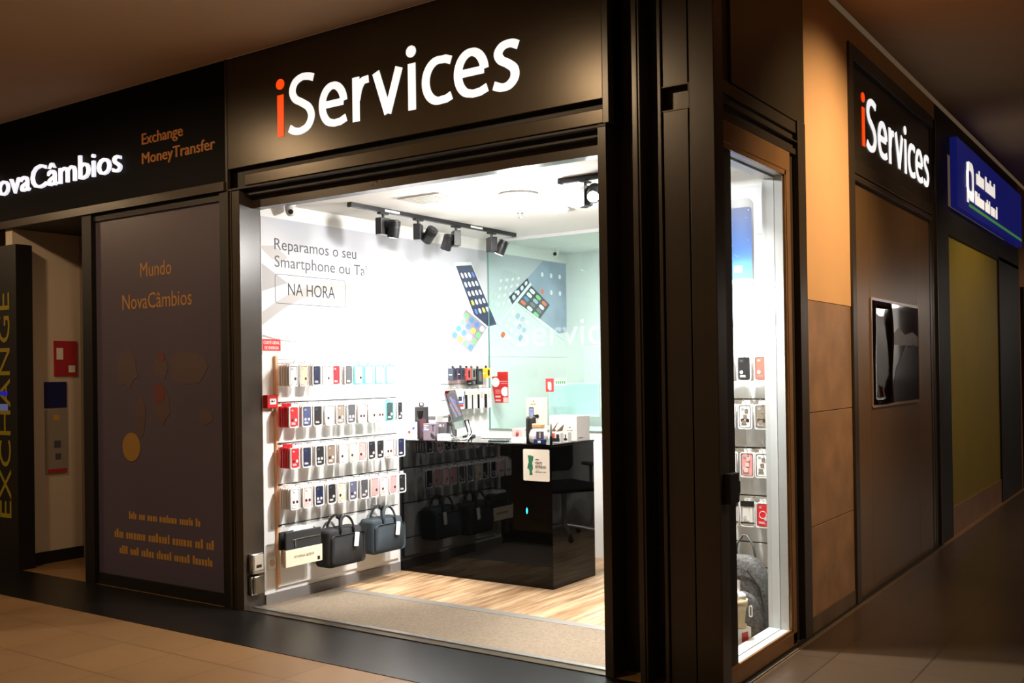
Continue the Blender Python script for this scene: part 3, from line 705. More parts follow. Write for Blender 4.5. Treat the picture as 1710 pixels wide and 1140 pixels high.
pts = rrect(0, PH/2, PW-0.010, PH-0.010, 0.010); prism(bm, pts, 0.0055, 0.0065)
box(bm, -0.018, 0.018, -0.001, 0.001, PH-0.002, PH+0.020)
SHELL = mesh_of(bm, 'blister_shell', M['clear_shell'])
bm = BM(); prism(bm, rrect(0, PH/2, 0.062, 0.123, 0.011), -0.006, 0.005)
CASE = mesh_of(bm, 'phone_case', CM['white'])
bm = BM(); prism(bm, rrect(-0.014, PH/2+0.045, 0.018, 0.012, 0.005, 3), -0.0068, -0.006); LENS = mesh_of(bm, 'camera_cutout', M['dark'])
bm = BM(); prism(bm, disc(0, 0, 0.0105, 14), -0.0072, -0.006); STICK = mesh_of(bm, 'round_sticker', M['sticker_dark'])
bm = BM(); rd = random.Random(5)
for z in (0.033, 0.028, 0.023): box(bm, -0.024, rd.uniform(-0.002, 0.016), -0.0068, -0.006, z, z+0.0022)
PRINT = mesh_of(bm, 'small_print', M['white_ink'])
def link(name, me, parent, m=None, loc=(0, 0, 0)):
    o = bpy.data.objects.new(name, me); COL.objects.link(o); o.parent = parent; o.location = loc
    if m is not None:
        o.material_slots[0].link = 'OBJECT'; o.material_slots[0].material = m
    return o
def pack(label, group, loc, rz, color, wide=1.0, front=True, stickers=(1, 1), shell=None):
    t = thing('phone_case_pack', label, 'phone case', loc, rz, group)
    t.scale = (wide, 1, 1)
    link('blister_shell', SHELL, t, shell)
    c = link('phone_case', CASE, t, CM[color])
    if not front: c.scale = (1.0, 0.35, 1.0)
    if front:
        link('camera_cutout', LENS, t, CM['charcoal'] if color in ('black', 'charcoal', 'green', 'navy') else CM['grey'])
        for i, s in enumerate(stickers):
            if s: link('round_sticker', STICK, t, M['sticker_dark'] if s == 1 else M['sticker_pale'], (-0.015 + 0.031*i, 0, 0.052))
        link('small_print', PRINT, t, CM['white'] if color in ('red', 'navy', 'black', 'taupe', 'charcoal', 'green', 'denim', 'brown', 'slate') else CM['grey'])
    return t
HOOK = {}
def hook(label, group, loc, rz, n=0.19):
    t = obj('peg_hook', tube(tube(BM(), [(0, 0, 0), (0, -n, 0.002), (0, -n-0.008, 0.014)], 0.0026, 6), [(-0.012, -0.001, -0.012), (0.012, -0.001, -0.012)], 0.004, 6), 'chrome_wire', None, True, loc, rz)
    return tag(t, label, 'hook', group)
ORD = 'first second third fourth fifth sixth seventh eighth ninth tenth eleventh'.split()
ROWN = ['top', 'second', 'third', 'bottom']
ROWS = [
 (1.480, [(0.301,'silver',5,(0,1)),(0.397,'gold',2,(0,1)),(0.518,'navy',3,(0,1)),(0.617,'pale',1,(0,1)),(0.709,'red',1,(0,0)),(0.835,'charcoal',2,(0,0)),(0.940,'clear',1,(0,1)),(1.047,'clear',1,(0,0)),(1.170,'clear',1,(0,0)),(1.285,'clear',1,(0,0)),(1.412,'grey',1,(0,0))]),
 (1.200, [(0.300,'red',5,(1,2)),(0.419,'denim',3,(2,2)),(0.523,'black',2,(1,1)),(0.639,'white',2,(1,2)),(0.749,'taupe',2,(1,2)),(0.858,'charcoal',2,(2,2)),(0.972,'pink',2,(1,1)),(1.083,'beige',2,(0,1)),(1.176,'white',1,(1,1)),(1.275,'green',2,(1,2)),(1.392,'black',2,(0,2))]),
 (0.921, [(0.306,'red',5,(1,2)),(0.415,'navy',2,(0,1)),(0.539,'black',3,(2,2)),(0.647,'brown',2,(1,2)),(0.773,'pale',4,(1,2)),(0.874,'beige',2,(1,2)),(0.966,'rose',1,(1,2)),(1.070,'black',2,(1,2)),(1.163,'black',1,(1,2)),(1.264,'pink',2,(1,1)),(1.400,'navy',5,(1,0))]),
 (0.645, [(0.302,'white',5,(1,1)),(0.417,'pink',3,(1,1)),(0.528,'navy',3,(2,2)),(0.650,'black',2,(1,2)),(0.747,'beige',2,(1,2)),(0.866,'slate',4,(1,2)),(0.984,'charcoal',2,(0,2)),(1.096,'rose',2,(0,1)),(1.198,'pink',2,(1,2)),(1.303,'rose',2,(0,1)),(1.405,'black',1,(0,0))])]
WORD = dict(silver='silver', gold='pale gold', navy='navy', pale='pale pink', red='red', charcoal='charcoal', clear='clear teal-edged', grey='grey', denim='denim blue', black='black', white='white', taupe='taupe', pink='pink', beige='beige', green='dark green', brown='brown', rose='dusky rose', slate='slate blue', coral='coral')
BACKC = {'red': 'red', 'silver': 'rose', 'navy': 'rose'}
for r, (z0, hooks) in enumerate(ROWS):
    for i, (y, c, n, st) in enumerate(hooks):
        w = 1.22 if (r == 0 and 6 <= i <= 9) else (0.72 if (r == 0 and i == 10) else (0.70 if (r == 1 and i == 10) else 1.0))
        if r == 0: w *= 0.92
        hook('chrome peg, %s from the doorway on the %s peg row of the long slat wall' % (ORD[i], ROWN[r]), 'peg hooks on the long slat wall', (0.006, y, z0+PH+0.014), PI/2, 0.172)
        for k in range(n):
            cc = c if k == 0 else BACKC.get(c, c) if k % 2 == 0 else c
            ww = WORD[cc]
            sh = M['teal_shell'] if (c == 'clear' or (r == 1 and i == 9)) else None
            if k == 0: lab = '%s phone case pack in front on the %s peg, %s row, long slat wall' % (ww, ORD[i], ROWN[r])
            else: lab = '%s phone case pack, %s from front on %s peg, %s row, long slat wall' % (ww, ORD[k], ORD[i], ROWN[r])
            pack(lab, 'phone cases on the long slat wall', (0.170-0.026*k, y + 0.002*k, z0 + (0.0 if k == 0 else 0.002)), PI/2, cc, w, k == 0, st, sh if (sh or k == 0 or (k % 2 and c != 'red')) else M['shell_rose'] if c != 'red' else CM['red'])

# laptop sleeves in card wraps
def sleeve(label, x, y, z):
    t = WX('laptop_sleeve', label, 'laptop sleeve', y, x, z, 'laptop sleeves on the slat wall')
    pbox('fabric_sleeve', (0.004, 0.336, -0.010, 0.010, 0.02, 0.235), 'cloth_black', t, 0.008)
    pbox('card_wrap', (0.0, 0.34, -0.0125, 0.0125, 0.0, 0.115), 'card_tan', t, 0.002)
    text('wrap_lettering', 'ATHENA SLEEVE', 'brown_ink', t, 0.075, 0.055, 0.024, width=0.185, y=-0.0125)
    pbox('emblem', (0.292, 0.315, -0.0135, -0.0125, 0.012, 0.036), 'dark', t)
    bm = BM(); tube(bm, [(0.06, -0.012, 0.178), (0.17, -0.013, 0.182), (0.318, -0.012, 0.180)], 0.0028, 6); obj('zip', bm, 'steel_dark', t)
    bm = BM(); tube(bm, [(0.085, -0.014, 0.178), (0.086, -0.016, 0.130)], 0.004, 6); obj('zip_pull', bm, 'alu', t)
    bm = BM(); prism(bm, [(0.08, 0.235), (0.27, 0.235), (0.24, 0.262), (0.11, 0.262)], -0.001, 0.001); obj('hanger_tab', bm, 'clear_shell', t)
    return t
sleeve('black laptop sleeve in tan card wrap, nearer the room, beside the wall socket', 0.150, 0.222, 0.262)
sleeve('black laptop sleeve in tan card wrap, hanging behind another against the slats', 0.105, 0.212, 0.262)
hook('chrome peg above the two laptop sleeves', 'peg hooks for bags', (0.008, 0.40, 0.530), PI/2, 0.16)

# laptop bags hanging from the slats
def soft_box(w, d, h, r=0.03, taper=0.03, bulge=0.012):
    bm = BM(); n = 7; outs = []
    ys = [(-d/2, 0.90), (-d/2+0.012, 0.97), (-d/2+0.03, 1.0), (0, 1.0), (d/2-0.03, 1.0), (d/2-0.012, 0.97), (d/2, 0.90)]
    for y, s in ys:
        pts = rrect(0, h/2, w*s, h*(0.5+s/2), r, n)
        row = []
        for px, pz in pts:
            k = 1 - taper*(1 - pz/h)*1.0 if False else 1 - taper*(pz/h)
            row.append(bm.verts.new((px*k, y, pz - 0.012*math.cos(px/w*PI)*(1-pz/h))))
        outs.append(row)
    for a, b in zip(outs[:-1], outs[1:]):
        m = len(a)
        for i in range(m): bm.faces.new((a[i], a[(i+1) % m], b[(i+1) % m], b[i]))
    bm.faces.new(outs[0]); bm.faces.new(list(reversed(outs[-1])))
    return bm
def laptop_bag(label, loc, rz, fabric, w, d, h):
    t = thing('laptop_bag', label, 'bag', loc, rz, 'laptop bags on the slat wall')
    obj('bag_body', soft_box(w, d, h), fabric, t, True)
    b = obj('front_pocket', soft_box(w*0.95, 0.022, h*0.80, 0.03), fabric, t, True); b.location = (0.005, -d/2-0.004, 0.012)
    bm = BM(); tube(bm, [(-w*0.40, -d/2-0.006, h*0.80), (0, -d/2-0.012, h*0.835), (w*0.40, -d/2-0.006, h*0.80)], 0.004, 6); obj('zip', bm, 'black_plastic', t)
    for y in (-d/2-0.004, d/2-0.02):
        pts = [(-w*0.19, y, h*0.74), (-w*0.19, y-0.004, h*0.97)] + [(w*0.19*-math.cos(R(a)), y-0.004 + (0.02 if y < 0 else -0.02)*math.sin(R(a)), h*0.99 + 0.088*math.sin(R(a))) for a in range(15, 166, 15)] + [(w*0.19, y-0.004, h*0.97), (w*0.19, y, h*0.74)]
        bm = BM(); tube(bm, pts, 0.008, 8, flat=(0.014, 0.008)); obj('handle', bm, fabric, t, True)
    bm = BM(); tube(bm, [(-w*0.19+0.05, 0, h+0.068), (0, 0, h+0.077), (w*0.19-0.05, 0, h+0.068)], 0.013, 8); obj('handle_grip', bm, 'cloth_dark', t, True)
    bm = BM(); tube(bm, [(-w/2+0.012, 0, h*0.86), (-w/2-0.012, 0.0, h*0.62), (-w/2-0.008, 0, h*0.42)], 0.012, 6, flat=(0.012, 0.004)); obj('side_strap', bm, 'cloth_dark', t)
    bm = BM(); prism(bm, rrect(0.045, h*0.70, 0.044, 0.10, 0.005, 3), -d/2-0.034, -d/2-0.031)
    tg = obj('price_tag', bm, 'white_plastic', t); tg['label'] = 'white paper price tag'; tg.rotation_euler = (0, R(8), 0)
    return t
laptop_bag('black laptop bag hanging in the middle of the slat wall, with white tag', (0.125, 0.765, 0.198), PI/2, 'cloth_black', 0.35, 0.15, 0.265)
laptop_bag('slate-blue laptop bag with white tag hanging beside the black counter', (0.125, 1.215, 0.222), PI/2, 'cloth_slate', 0.345, 0.15, 0.255)
for y, z, lab in ((0.765, 0.530, 'chrome peg carrying the black laptop bag'), (1.215, 0.545, 'chrome peg carrying the slate-blue laptop bag')):
    hook(lab, 'peg hooks for bags', (0.008, y, z + 0.016), PI/2, 0.17)

# ------------------------------------------------------------------ counter
ct = thing('sales_counter', 'glossy black sales counter with a white award card on its front', 'counter', (0, 1.57, 0))
pbox('body', (0.004, 1.43, 0.0, 0.60, 0.005, 1.020), 'black_gloss', ct, 0.002)
pbox('glass_top', (0.002, 1.434, -0.004, 0.605, 1.021, 1.035), 'black_gloss', ct, 0.002)
bm = BM(); prism(bm, disc(1.2145, 0.553, 0.0075, 20, 0.022), -0.003, 0.0); obj('indicator_light', bm, 'led', ct)  # glowing oval painting a cyan reflection on the counter front
aw = thing('award_card', 'white rounded award card with a green map on the black counter front', 'card', (1.190, 1.569, 0.772))
bm = BM(); prism(bm, rrect(0.112, 0.114, 0.224, 0.228, 0.010), -0.004, -0.0005); obj('card', bm, mat('award_ivory', (238, 232, 220), 0.5), aw)
gm = mat('award_green', (40, 112, 78), 0.5, var=0.4, vscale=30)
bm = BM(); prism(bm, [(0.040, 0.182), (0.062, 0.184), (0.090, 0.176), (0.086, 0.150), (0.078, 0.128), (0.082, 0.110), (0.084, 0.088), (0.076, 0.070), (0.080, 0.044), (0.054, 0.040), (0.056, 0.066), (0.048, 0.084), (0.036, 0.090), (0.040, 0.110), (0.048, 0.134), (0.046, 0.160)], -0.0052, -0.004); obj('green_map', bm, gm, aw)
text('card_lettering', 'PRÉMIO', 'dark_ink', aw, 0.106, 0.151, 0.011, width=0.030, y=-0.004)
text('card_lettering', 'CINCO', 'dark_ink', aw, 0.106, 0.121, 0.026, width=0.056, y=-0.004)
text('card_lettering', 'ESTRELAS', 'dark_ink', aw, 0.106, 0.094, 0.026, width=0.088, y=-0.004)
text('card_lettering', 'PORTUGAL . 2018', 'dark_ink', aw, 0.106, 0.063, 0.009, width=0.088, y=-0.004)
pbox('rule', (0.108, 0.136, -0.0048, -0.004, 0.080, 0.0812), 'dark_ink', aw)

TZ = 1.0355
def item(name, label, cat, x, y, rz=0, group=None, z=TZ): return thing(name, label, cat, (x, y, z), R(rz), group)
CB = mat('carton_black', (36, 32, 34), 0.4); CPL = mat('carton_plum', (118, 106, 116), 0.4); CW = mat('carton_white', (240, 239, 236), 0.45)
o = item('payment_card_stand', 'small white notice listing payment cards at the counter left end', 'card', 0.115, 1.600, 12)
pbox('board', (-0.045, 0.045, -0.004, 0.004, 0.0, 0.140), CW, o); pbox('base', (-0.045, 0.045, -0.004, 0.03, 0.0, 0.004), CW, o)
pbox('blue_mark', (0.005, 0.025, -0.006, -0.004, 0.082, 0.102), mat('mark_blue', (44, 84, 190), 0.4), o); pbox('red_mark', (-0.033, -0.011, -0.006, -0.004, 0.050, 0.072), mat('mark_red', (190, 60, 40), 0.4), o)
scribble('notice_print', [(-0.03, 0.02, 0.13, 0.004), (-0.02, 0.025, 0.027, 0.004), (0.007, 0.024, 0.062, 0.003)], 'grey_ink', o, y=-0.004)
o = item('boxed_handset', 'tall dark carton with hang loop behind the payment card notice', 'box', 0.165, 1.660, 12)
pbox('carton', (-0.050, 0.050, -0.022, 0.022, 0.0, 0.258), CB, o, 0.002)
bm = BM(); ring(bm, rrect(0, 0.276, 0.042, 0.034, 0.008), rrect(0, 0.278, 0.028, 0.016, 0.006), -0.004, 0.004); obj('hang_loop', bm, 'black_plastic', o)
bm = BM(); prism(bm, [(-0.028, 0.225), (0.028, 0.225), (0.022, 0.185), (0.012, 0.16), (-0.012, 0.16), (-0.022, 0.185)], -0.0235, -0.022); obj('product_print', bm, 'black_gloss', o)
pbox('plum_panel', (-0.005, 0.050, -0.0235, -0.022, 0.02, 0.165), mat('carton_wine', (78, 44, 52), 0.4), o)
scribble('carton_print', [(-0.038, 0.025, 0.168, 0.006), (-0.034, 0.0, 0.154, 0.005)], 'grey_plastic', o, y=-0.022)
bm = BM(); prism(bm, disc(0.038, 0.075, 0.018), -0.026, -0.0235); obj('blue_seal', bm, mat('seal_blue', (24, 116, 236), 0.4), o)
o = item('speaker_box', 'plum-grey product carton on the counter between dark carton and white box', 'box', 0.298, 1.590, 12)
pbox('carton', (-0.052, 0.052, -0.0, 0.06, 0.0, 0.132), CPL, o, 0.002)
scribble('carton_print', [(-0.045, 0.0, 0.112, 0.010), (-0.045, -0.018, 0.098, 0.008)], 'white_ink', o, y=0.0)
bm = BM(); prism(bm, [(0.012, 0.06), (0.03, 0.05), (0.05, 0.03), (0.05, 0.012), (0.028, 0.014), (0.014, 0.03)], -0.0015, 0.0); box(bm, 0.022, 0.045, -0.0015, 0, 0.112, 0.122); box(bm, 0.03, 0.036, -0.0015, 0, 0.07, 0.112); obj('product_print', bm, 'dark_ink', o)
pbox('price_patch', (-0.045, -0.005, -0.0015, 0.0, 0.080, 0.090), 'white_ink', o)
o = item('earphone_box', 'small white box nearest the counter edge, left of the tilted display', 'box', 0.424, 1.595, 10)
pbox('carton', (-0.048, 0.048, 0.0, 0.06, 0.0, 0.052), CW, o, 0.003); scribble('box_print', [(-0.014, 0.016, 0.024, 0.004)], 'grey_plastic', o, y=0.0)
o = item('headphone_box', 'grey and plum carton standing on the counter behind the small white box', 'box', 0.350, 1.675, 10)
pbox('carton', (-0.046, 0.046, 0.0, 0.05, 0.0, 0.140), mat('carton_grey', (96, 98, 100), 0.4), o, 0.002); pbox('plum_band', (-0.047, 0.047, -0.0015, 0.0, 0.090, 0.138), CPL, o)
scribble('carton_print', [(-0.026, 0.026, 0.104, 0.018)], 'white_ink', o, y=-0.0015)
o = item('receipt_printer', 'white till printer with dark window behind the cartons on the counter', 'printer', 0.165, 1.770, 10)
pbox('housing', (-0.055, 0.055, 0.0, 0.11, 0.0, 0.185), 'white_plastic', o, 0.006); pbox('window', (-0.045, 0.045, -0.002, 0.0, 0.152, 0.178), 'grey_plastic', o)
bm = BM(); 
for x in (-0.035, -0.015): box(bm, x-0.005, x+0.005, -0.003, 0.0, 0.128, 0.132)
obj('button', bm, 'dark', o)
o = item('card_terminal', 'small dark handheld terminal leaning beside the tilted display', 'card reader', 0.262, 1.93, 40)
bm = BM(); prism(bm, rrect(0, 0.095, 0.07, 0.18, 0.012), -0.012, 0.012); b = obj('housing', bm, 'grey_plastic', o); b.rotation_euler = (R(-14), 0, 0); b.location = (0, 0, 0.006)
bm = BM(); prism(bm, rrect(0, 0.130, 0.056, 0.08, 0.004), -0.014, -0.012); b = obj('screen', bm, 'dark', o); b.rotation_euler = (R(-14), 0, 0); b.location = (0, 0, 0.006)

# tilted customer display: its width runs away from the entrance
o = item('tilted_display', 'slim aluminium display tilted back on its stand, facing across the counter', 'monitor', 0.435, 1.80, 116.5)
def tl(ob): ob.rotation_euler = (R(-15.5), 0, 0); ob.location = (0, -0.005, 0.085); return ob
DW = 0.42
bm = BM(); prism(bm, rrect(0, 0.155, DW, 0.31, 0.012), -0.004, 0.006); tl(obj('shell', bm, 'alu', o))
bm = BM(); prism(bm, rrect(0, 0.184, DW-0.002, 0.250, 0.008), -0.006, -0.004); tl(obj('bezel', bm, 'black_gloss', o))
SC = mat('screen_lilac', (44, 44, 58), 0.4, emit=(86, 86, 112), estr=0.2, var=0.25, vscale=7)
bm = BM(); prism(bm, rrect(0, 0.184, DW-0.030, 0.200, 0.002), -0.0072, -0.006); tl(obj('screen', bm, SC, o))
bm = BM(); prism(bm, [(-0.13, 0.25), (-0.05, 0.262), (0.16, 0.10), (0.05, 0.095)], -0.0078, -0.0072); prism(bm, [(-0.18, 0.20), (-0.13, 0.22), (0.0, 0.092), (-0.09, 0.092)], -0.0078, -0.0072); tl(obj('screen_picture', bm, mat('screen_pale', (84, 84, 98), 0.2, emit=(130, 130, 150), estr=0.2), o))
bm = BM(); box(bm, 0.0, 0.06, -0.0084, -0.0078, 0.205, 0.235); tl(obj('screen_picture', bm, mat('screen_blue', (60, 80, 180), 0.2, emit=(60, 78, 180), estr=0.8), o))
bm = BM(); prism(bm, disc(0, 0.030, 0.010), -0.005, -0.004); tl(obj('emblem', bm, 'grey_plastic', o))
bm = BM(); tube(bm, [(0, 0.03, 0.20), (0, 0.07, 0.13), (0, 0.055, 0.03), (0, 0.03, 0.006)], 0.01, 8, flat=(0.05, 0.006)); obj('stand_neck', bm, 'alu', o, True)
pbox('stand_foot', (-0.08, 0.08, -0.06, 0.07, 0.0, 0.007), 'alu', o, 0.002)
o = item('cable_bundle', 'loose white cables under the tilted display', 'cable', 0.56, 1.70)
bm = BM()
for k, (a, b) in enumerate((((-0.05, 0.0), (0.01, 0.055)), ((-0.02, 0.01), (0.03, 0.06)), ((0.02, 0.0), (-0.01, 0.06)))):
    tube(bm, spline([(a[0], a[1], ), ((a[0]+b[0])/2, 0.02), b], 5) and [(p.x, p.y, 0.004+0.003*k + 0.05*i/10*(i/10)) for i, p in enumerate(spline([a, ((a[0]+b[0])/2+0.02, 0.02), b], 5))], 0.003, 6)
obj('cable', bm, 'white_plastic', o)
o = item('ring_stand', 'black open frame stand standing behind the tilted display', 'stand', 0.335, 2.07, 118)
bm = BM(); tube(bm, [(-0.085, 0, 0.02), (-0.085, 0.03, 0.135), (0.085, 0.03, 0.135), (0.085, 0, 0.02), (-0.085, 0, 0.02)], 0.007, 8); b = obj('frame', bm, 'black_plastic', o)
pbox('foot', (-0.09, 0.09, -0.03, 0.05, 0.0, 0.014), 'black_plastic', o, 0.003)
o = item('keyboard', 'slim white keyboard lying flat at the back of the counter', 'keyboard', 0.72, 2.04, 6)
pbox('case', (-0.21, 0.21, -0.055, 0.055, 0.0, 0.010), 'white_plastic', o, 0.003)
bm = BM()
for i in range(14):
    for j in range(4): box(bm, -0.20+i*0.0285, -0.176+i*0.0285, -0.048+j*0.025, -0.028+j*0.025, 0.010, 0.012)
obj('keys', bm, CW, o)
o = item('flat_phone', 'dark phone lying flat on the middle of the counter', 'phone', 0.845, 1.750, 20)
pbox('body', (-0.075, 0.075, -0.036, 0.036, 0.0, 0.009), 'grey_plastic', o, 0.003); pbox('screen', (-0.070, 0.070, -0.033, 0.033, 0.009, 0.010), 'black_gloss', o)
o = item('pink_trinket_box', 'small clear and pink box on the counter left of the black speaker', 'box', 1.120, 1.590, 6)
pbox('base', (-0.048, 0.048, 0.0, 0.06, 0.0, 0.045), CW, o, 0.002); pbox('clear_lid', (-0.042, 0.042, 0.004, 0.056, 0.0455, 0.105), mat('pink_clear', (246, 206, 206), 0.15, alpha=0.75), o, 0.002)
bm = BM(); lathe(bm, [(0.003, 0.055), (0.010, 0.06), (0.012, 0.075), (0.006, 0.088), (0.002, 0.095)], 0.005, 0.0, 12); b = obj('trinket', bm, mat('trinket_red', (180, 70, 60), 0.3), o, True); b.location = (0.0, 0.002, 0)
o = item('cylinder_speaker', 'black cylindrical speaker standing left of the white jar', 'speaker', 1.150, 1.735)
bm = BM(); lathe(bm, [(0.034, 0.0), (0.038, 0.004), (0.038, 0.175), (0.034, 0.186), (0.028, 0.188)]); obj('body', bm, 'black_plastic', o, True)
bm = BM(); lathe(bm, [(0.030, 0.1885), (0.030, 0.191), (0.024, 0.192)]); obj('top_ring', bm, 'grey_plastic', o, True)
o = item('white_jar', 'round white jar with wooden lid near the counter corner', 'jar', 1.262, 1.662)
bm = BM(); lathe(bm, [(0.045, 0.0), (0.058, 0.006), (0.068, 0.035), (0.068, 0.065), (0.056, 0.095), (0.042, 0.108), (0.042, 0.114)], n=32); obj('body', bm, 'white_plastic', o, True)
bm = BM(); lathe(bm, [(0.044, 0.114), (0.046, 0.118), (0.046, 0.138), (0.043, 0.143)], n=32); obj('lid', bm, mat('lid_wood', (214, 168, 116), 0.5, var=0.2, vscale=40), o)
o = item('blue_gadget_card', 'small navy and white gadget box standing in front of the white jar', 'box', 1.325, 1.574, 6)
pbox('foot_box', (-0.045, 0.045, 0.0, 0.022, 0.0, 0.036), mat('gadget_navy', (30, 42, 86), 0.4), o, 0.002); pbox('white_label', (-0.012, 0.012, -0.001, 0.0, 0.010, 0.026), 'white_ink', o)
pbox('back_card', (-0.030, 0.030, 0.012, 0.016, 0.036, 0.092), mat('gadget_slate', (66, 74, 96), 0.4, var=0.3, vscale=30), o); pbox('strap_print', (-0.006, 0.006, 0.0105, 0.012, 0.045, 0.085), mat('gadget_tan', (206, 168, 124), 0.4), o)
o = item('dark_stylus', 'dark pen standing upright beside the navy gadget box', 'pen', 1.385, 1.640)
bm = BM(); lathe(bm, [(0.007, 0), (0.008, 0.002), (0.008, 0.075), (0.005, 0.135), (0.002, 0.15)], n=12); obj('barrel', bm, 'grey_plastic', o, True)  # grey upright standing for the shadow gap beside the tall carton
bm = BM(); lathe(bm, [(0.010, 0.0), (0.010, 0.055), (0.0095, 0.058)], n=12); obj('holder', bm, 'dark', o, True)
o = item('gimbal_carton', 'tall ivory carton picturing a phone on a handheld gimbal, on the counter', 'box', 1.115, 1.835)
IV = mat('carton_ivory', (240, 234, 224), 0.5)
pbox('carton', (-0.074, 0.068, 0.0, 0.075, 0.0, 0.325), IV, o, 0.002)
bm = BM(); prism(bm, rrect(-0.026, 0.205, 0.042, 0.098, 0.006), -0.0015, 0); obj('phone_print', bm, 'dark', o)
bm = BM(); prism(bm, rrect(-0.026, 0.205, 0.036, 0.084, 0.003), -0.002, -0.0015); obj('phone_screen_print', bm, mat('print_sky', (150, 164, 206), 0.4, var=0.4, vscale=30), o)
bm = BM(); box(bm, -0.045, -0.005, -0.003, -0.002, 0.172, 0.185); box(bm, -0.008, 0.02, -0.003, -0.0, 0.178, 0.198); prism(bm, disc(0.028, 0.188, 0.014), -0.003, 0.0); box(bm, -0.028, -0.012, -0.003, 0.0, 0.10, 0.172); prism(bm, [(-0.04, 0.165), (-0.006, 0.165), (-0.012, 0.14), (-0.03, 0.14)], -0.003, 0.0); obj('gimbal_print', bm, 'dark', o)
scribble('carton_print', [(-0.030, 0.015, 0.276, 0.006)], 'brown_ink', o, y=0.0); 
bm = BM(); prism(bm, disc(-0.005, 0.300, 0.005), -0.001, 0); obj('emblem', bm, 'brown_ink', o)
o = item('drone_carton', 'wide white drone carton at the right end of the counter', 'box', 1.187, 1.93)
pbox('carton', (0.0, 0.240, 0.0, 0.19, 0.0, 0.188), CW, o, 0.002)
pbox('front_print', (0.004, 0.236, -0.0012, 0.0, 0.004, 0.184), IV, o)
bm = BM(); prism(bm, [(0.022, 0.078), (0.040, 0.098), (0.085, 0.150), (0.068, 0.122), (0.048, 0.090), (0.060, 0.080), (0.048, 0.070), (0.034, 0.070)], -0.002, -0.0012)
prism(bm, [(0.058, 0.070), (0.095, 0.098), (0.132, 0.128), (0.122, 0.098), (0.116, 0.078), (0.090, 0.074)], -0.002, -0.0012); obj('drone_print', bm, mat('drone_brown', (110, 88, 76), 0.5, var=0.3, vscale=60), o)
bm = BM(); prism(bm, [(0.172, 0.108), (0.190, 0.108), (0.187, 0.099), (0.175, 0.099)], -0.002, -0.0012); obj('emblem', bm, 'brown_ink', o); scribble('carton_print', [(0.158, 0.206, 0.078, 0.006)], 'brown_ink', o, y=-0.0012)
bm = BM()
for k in range(6): box(bm, 0.240, 0.241, 0.02+k*0.012, 0.028+k*0.012, 0.022, 0.028)
obj('side_print', bm, 'grey_ink', o)
def accessory(label, x, y, w, parts):
    o = item('accessory_box', label, 'box', x, y, 0, None)
    pbox('carton', (-w/2, w/2, 0.0, 0.05, 0.0, 0.078), CW, o, 0.002)
    for nm, d, mm in parts: pbox(nm, (d[0], d[1], -0.0012, 0.0, d[2], d[3]), mm, o)
accessory('small white box printed red and black in front of the drone carton', 1.386, 1.700, 0.078, [('red_print', (-0.035, -0.008, 0.04, 0.074), mat('print_coral', (230, 92, 70), 0.4)), ('gadget_print', (-0.030, 0.034, 0.014, 0.038), 'dark_ink'), ('gadget_print', (0.006, 0.030, 0.036, 0.066), 'dark_ink')])
accessory('small white box picturing a black gadget, beside the red-printed box', 1.392, 1.805, 0.068, [('gadget_print', (-0.022, 0.026, 0.016, 0.032), 'dark_ink'), ('gadget_print', (-0.012, -0.002, 0.030, 0.056), 'dark_ink'), ('gadget_print', (0.008, 0.018, 0.030, 0.060), 'dark_ink')])

# ------------------------------------------------------------------ second peg rack on the left wall, by the glass
rk = WX('slat_wall', 'small white slatted panel above the counter, beside the glass screen', 'display panel', 0.0)
bm = BM(); 
for a, b in ((1.20, 1.325), (1.331, 1.46), (1.466, 1.64)): box(bm, 2.10, 2.74, -0.020, 0.0, a, b, bevel=0.002)
obj('board', bm, 'slat_white', rk)
BOXC = {'navy': (36, 45, 62), 'red': (220, 66, 64), 'grey': (110, 108, 102), 'black': (36, 36, 38), 'yellow': (246, 186, 40)}
for k, v in BOXC.items(): CM['box_'+k] = mat('box_'+k, v, 0.4)
def small_box(label, y, z, c, w=0.062, h=0.10, d=0.055, x=0.075):
    t = thing('gadget_box', label, 'box', (x, y, z), PI/2, 'gadget boxes on the upper peg row')
    pbox('carton', (-w/2, w/2, -d/2, d/2, 0, h), CM['box_'+c], t, 0.002)
    pbox('side_print', (-w/2-0.001, -w/2, -d*0.3, d*0.3, h*0.42, h*0.5), 'white_ink', t)
    bm = BM(); prism(bm, rrect(0.004, h*0.52, w*0.45, h*0.62, 0.008, 3), -d/2-0.0012, -d/2); obj('product_print', bm, 'dark' if c != 'black' else 'grey_plastic', t)
    bm = BM(); prism(bm, [(-0.016, h), (0.016, h), (0.012, h+0.022), (-0.012, h+0.022)], -0.001, 0.001); obj('hang_tab', bm, 'black_plastic', t)
    return t
UP = [(2.183, 'navy', 1.497, 'navy gadget box nearest the display on the upper peg row', .10), (2.288, 'navy', 1.500, 'navy gadget box with red neighbour, second on the upper peg row', .10), (2.372, 'red', 1.495, 'red gadget box hanging on the upper peg row by the glass', .10), (2.442, 'grey', 1.497, 'grey gadget box between the red and the large black ones', .10), (2.530, 'black', 1.452, 'large black gadget box with round pictures on the upper peg row', .14), (2.655, 'yellow', 1.512, 'yellow gadget box hanging nearest the glass screen', .085)]
for y, c, z, lab, h in UP:
    small_box(lab, y, z, c, 0.085 if c == 'black' else 0.062, h)
    hook('chrome peg holding the ' + lab.split(' on ')[0].split(' hanging')[0].split(', ')[0].split(' between')[0].split(' nearest')[0] + ' at %d cm height' % round((z+h+.02)*100), 'upper pegs by the glass', (0.006, y, z+h+0.010), PI/2, 0.12)
small_box('second red gadget box hanging behind the navy one on the upper row', 2.225, 1.492, 'red', 0.04, 0.09, 0.05, 0.056)
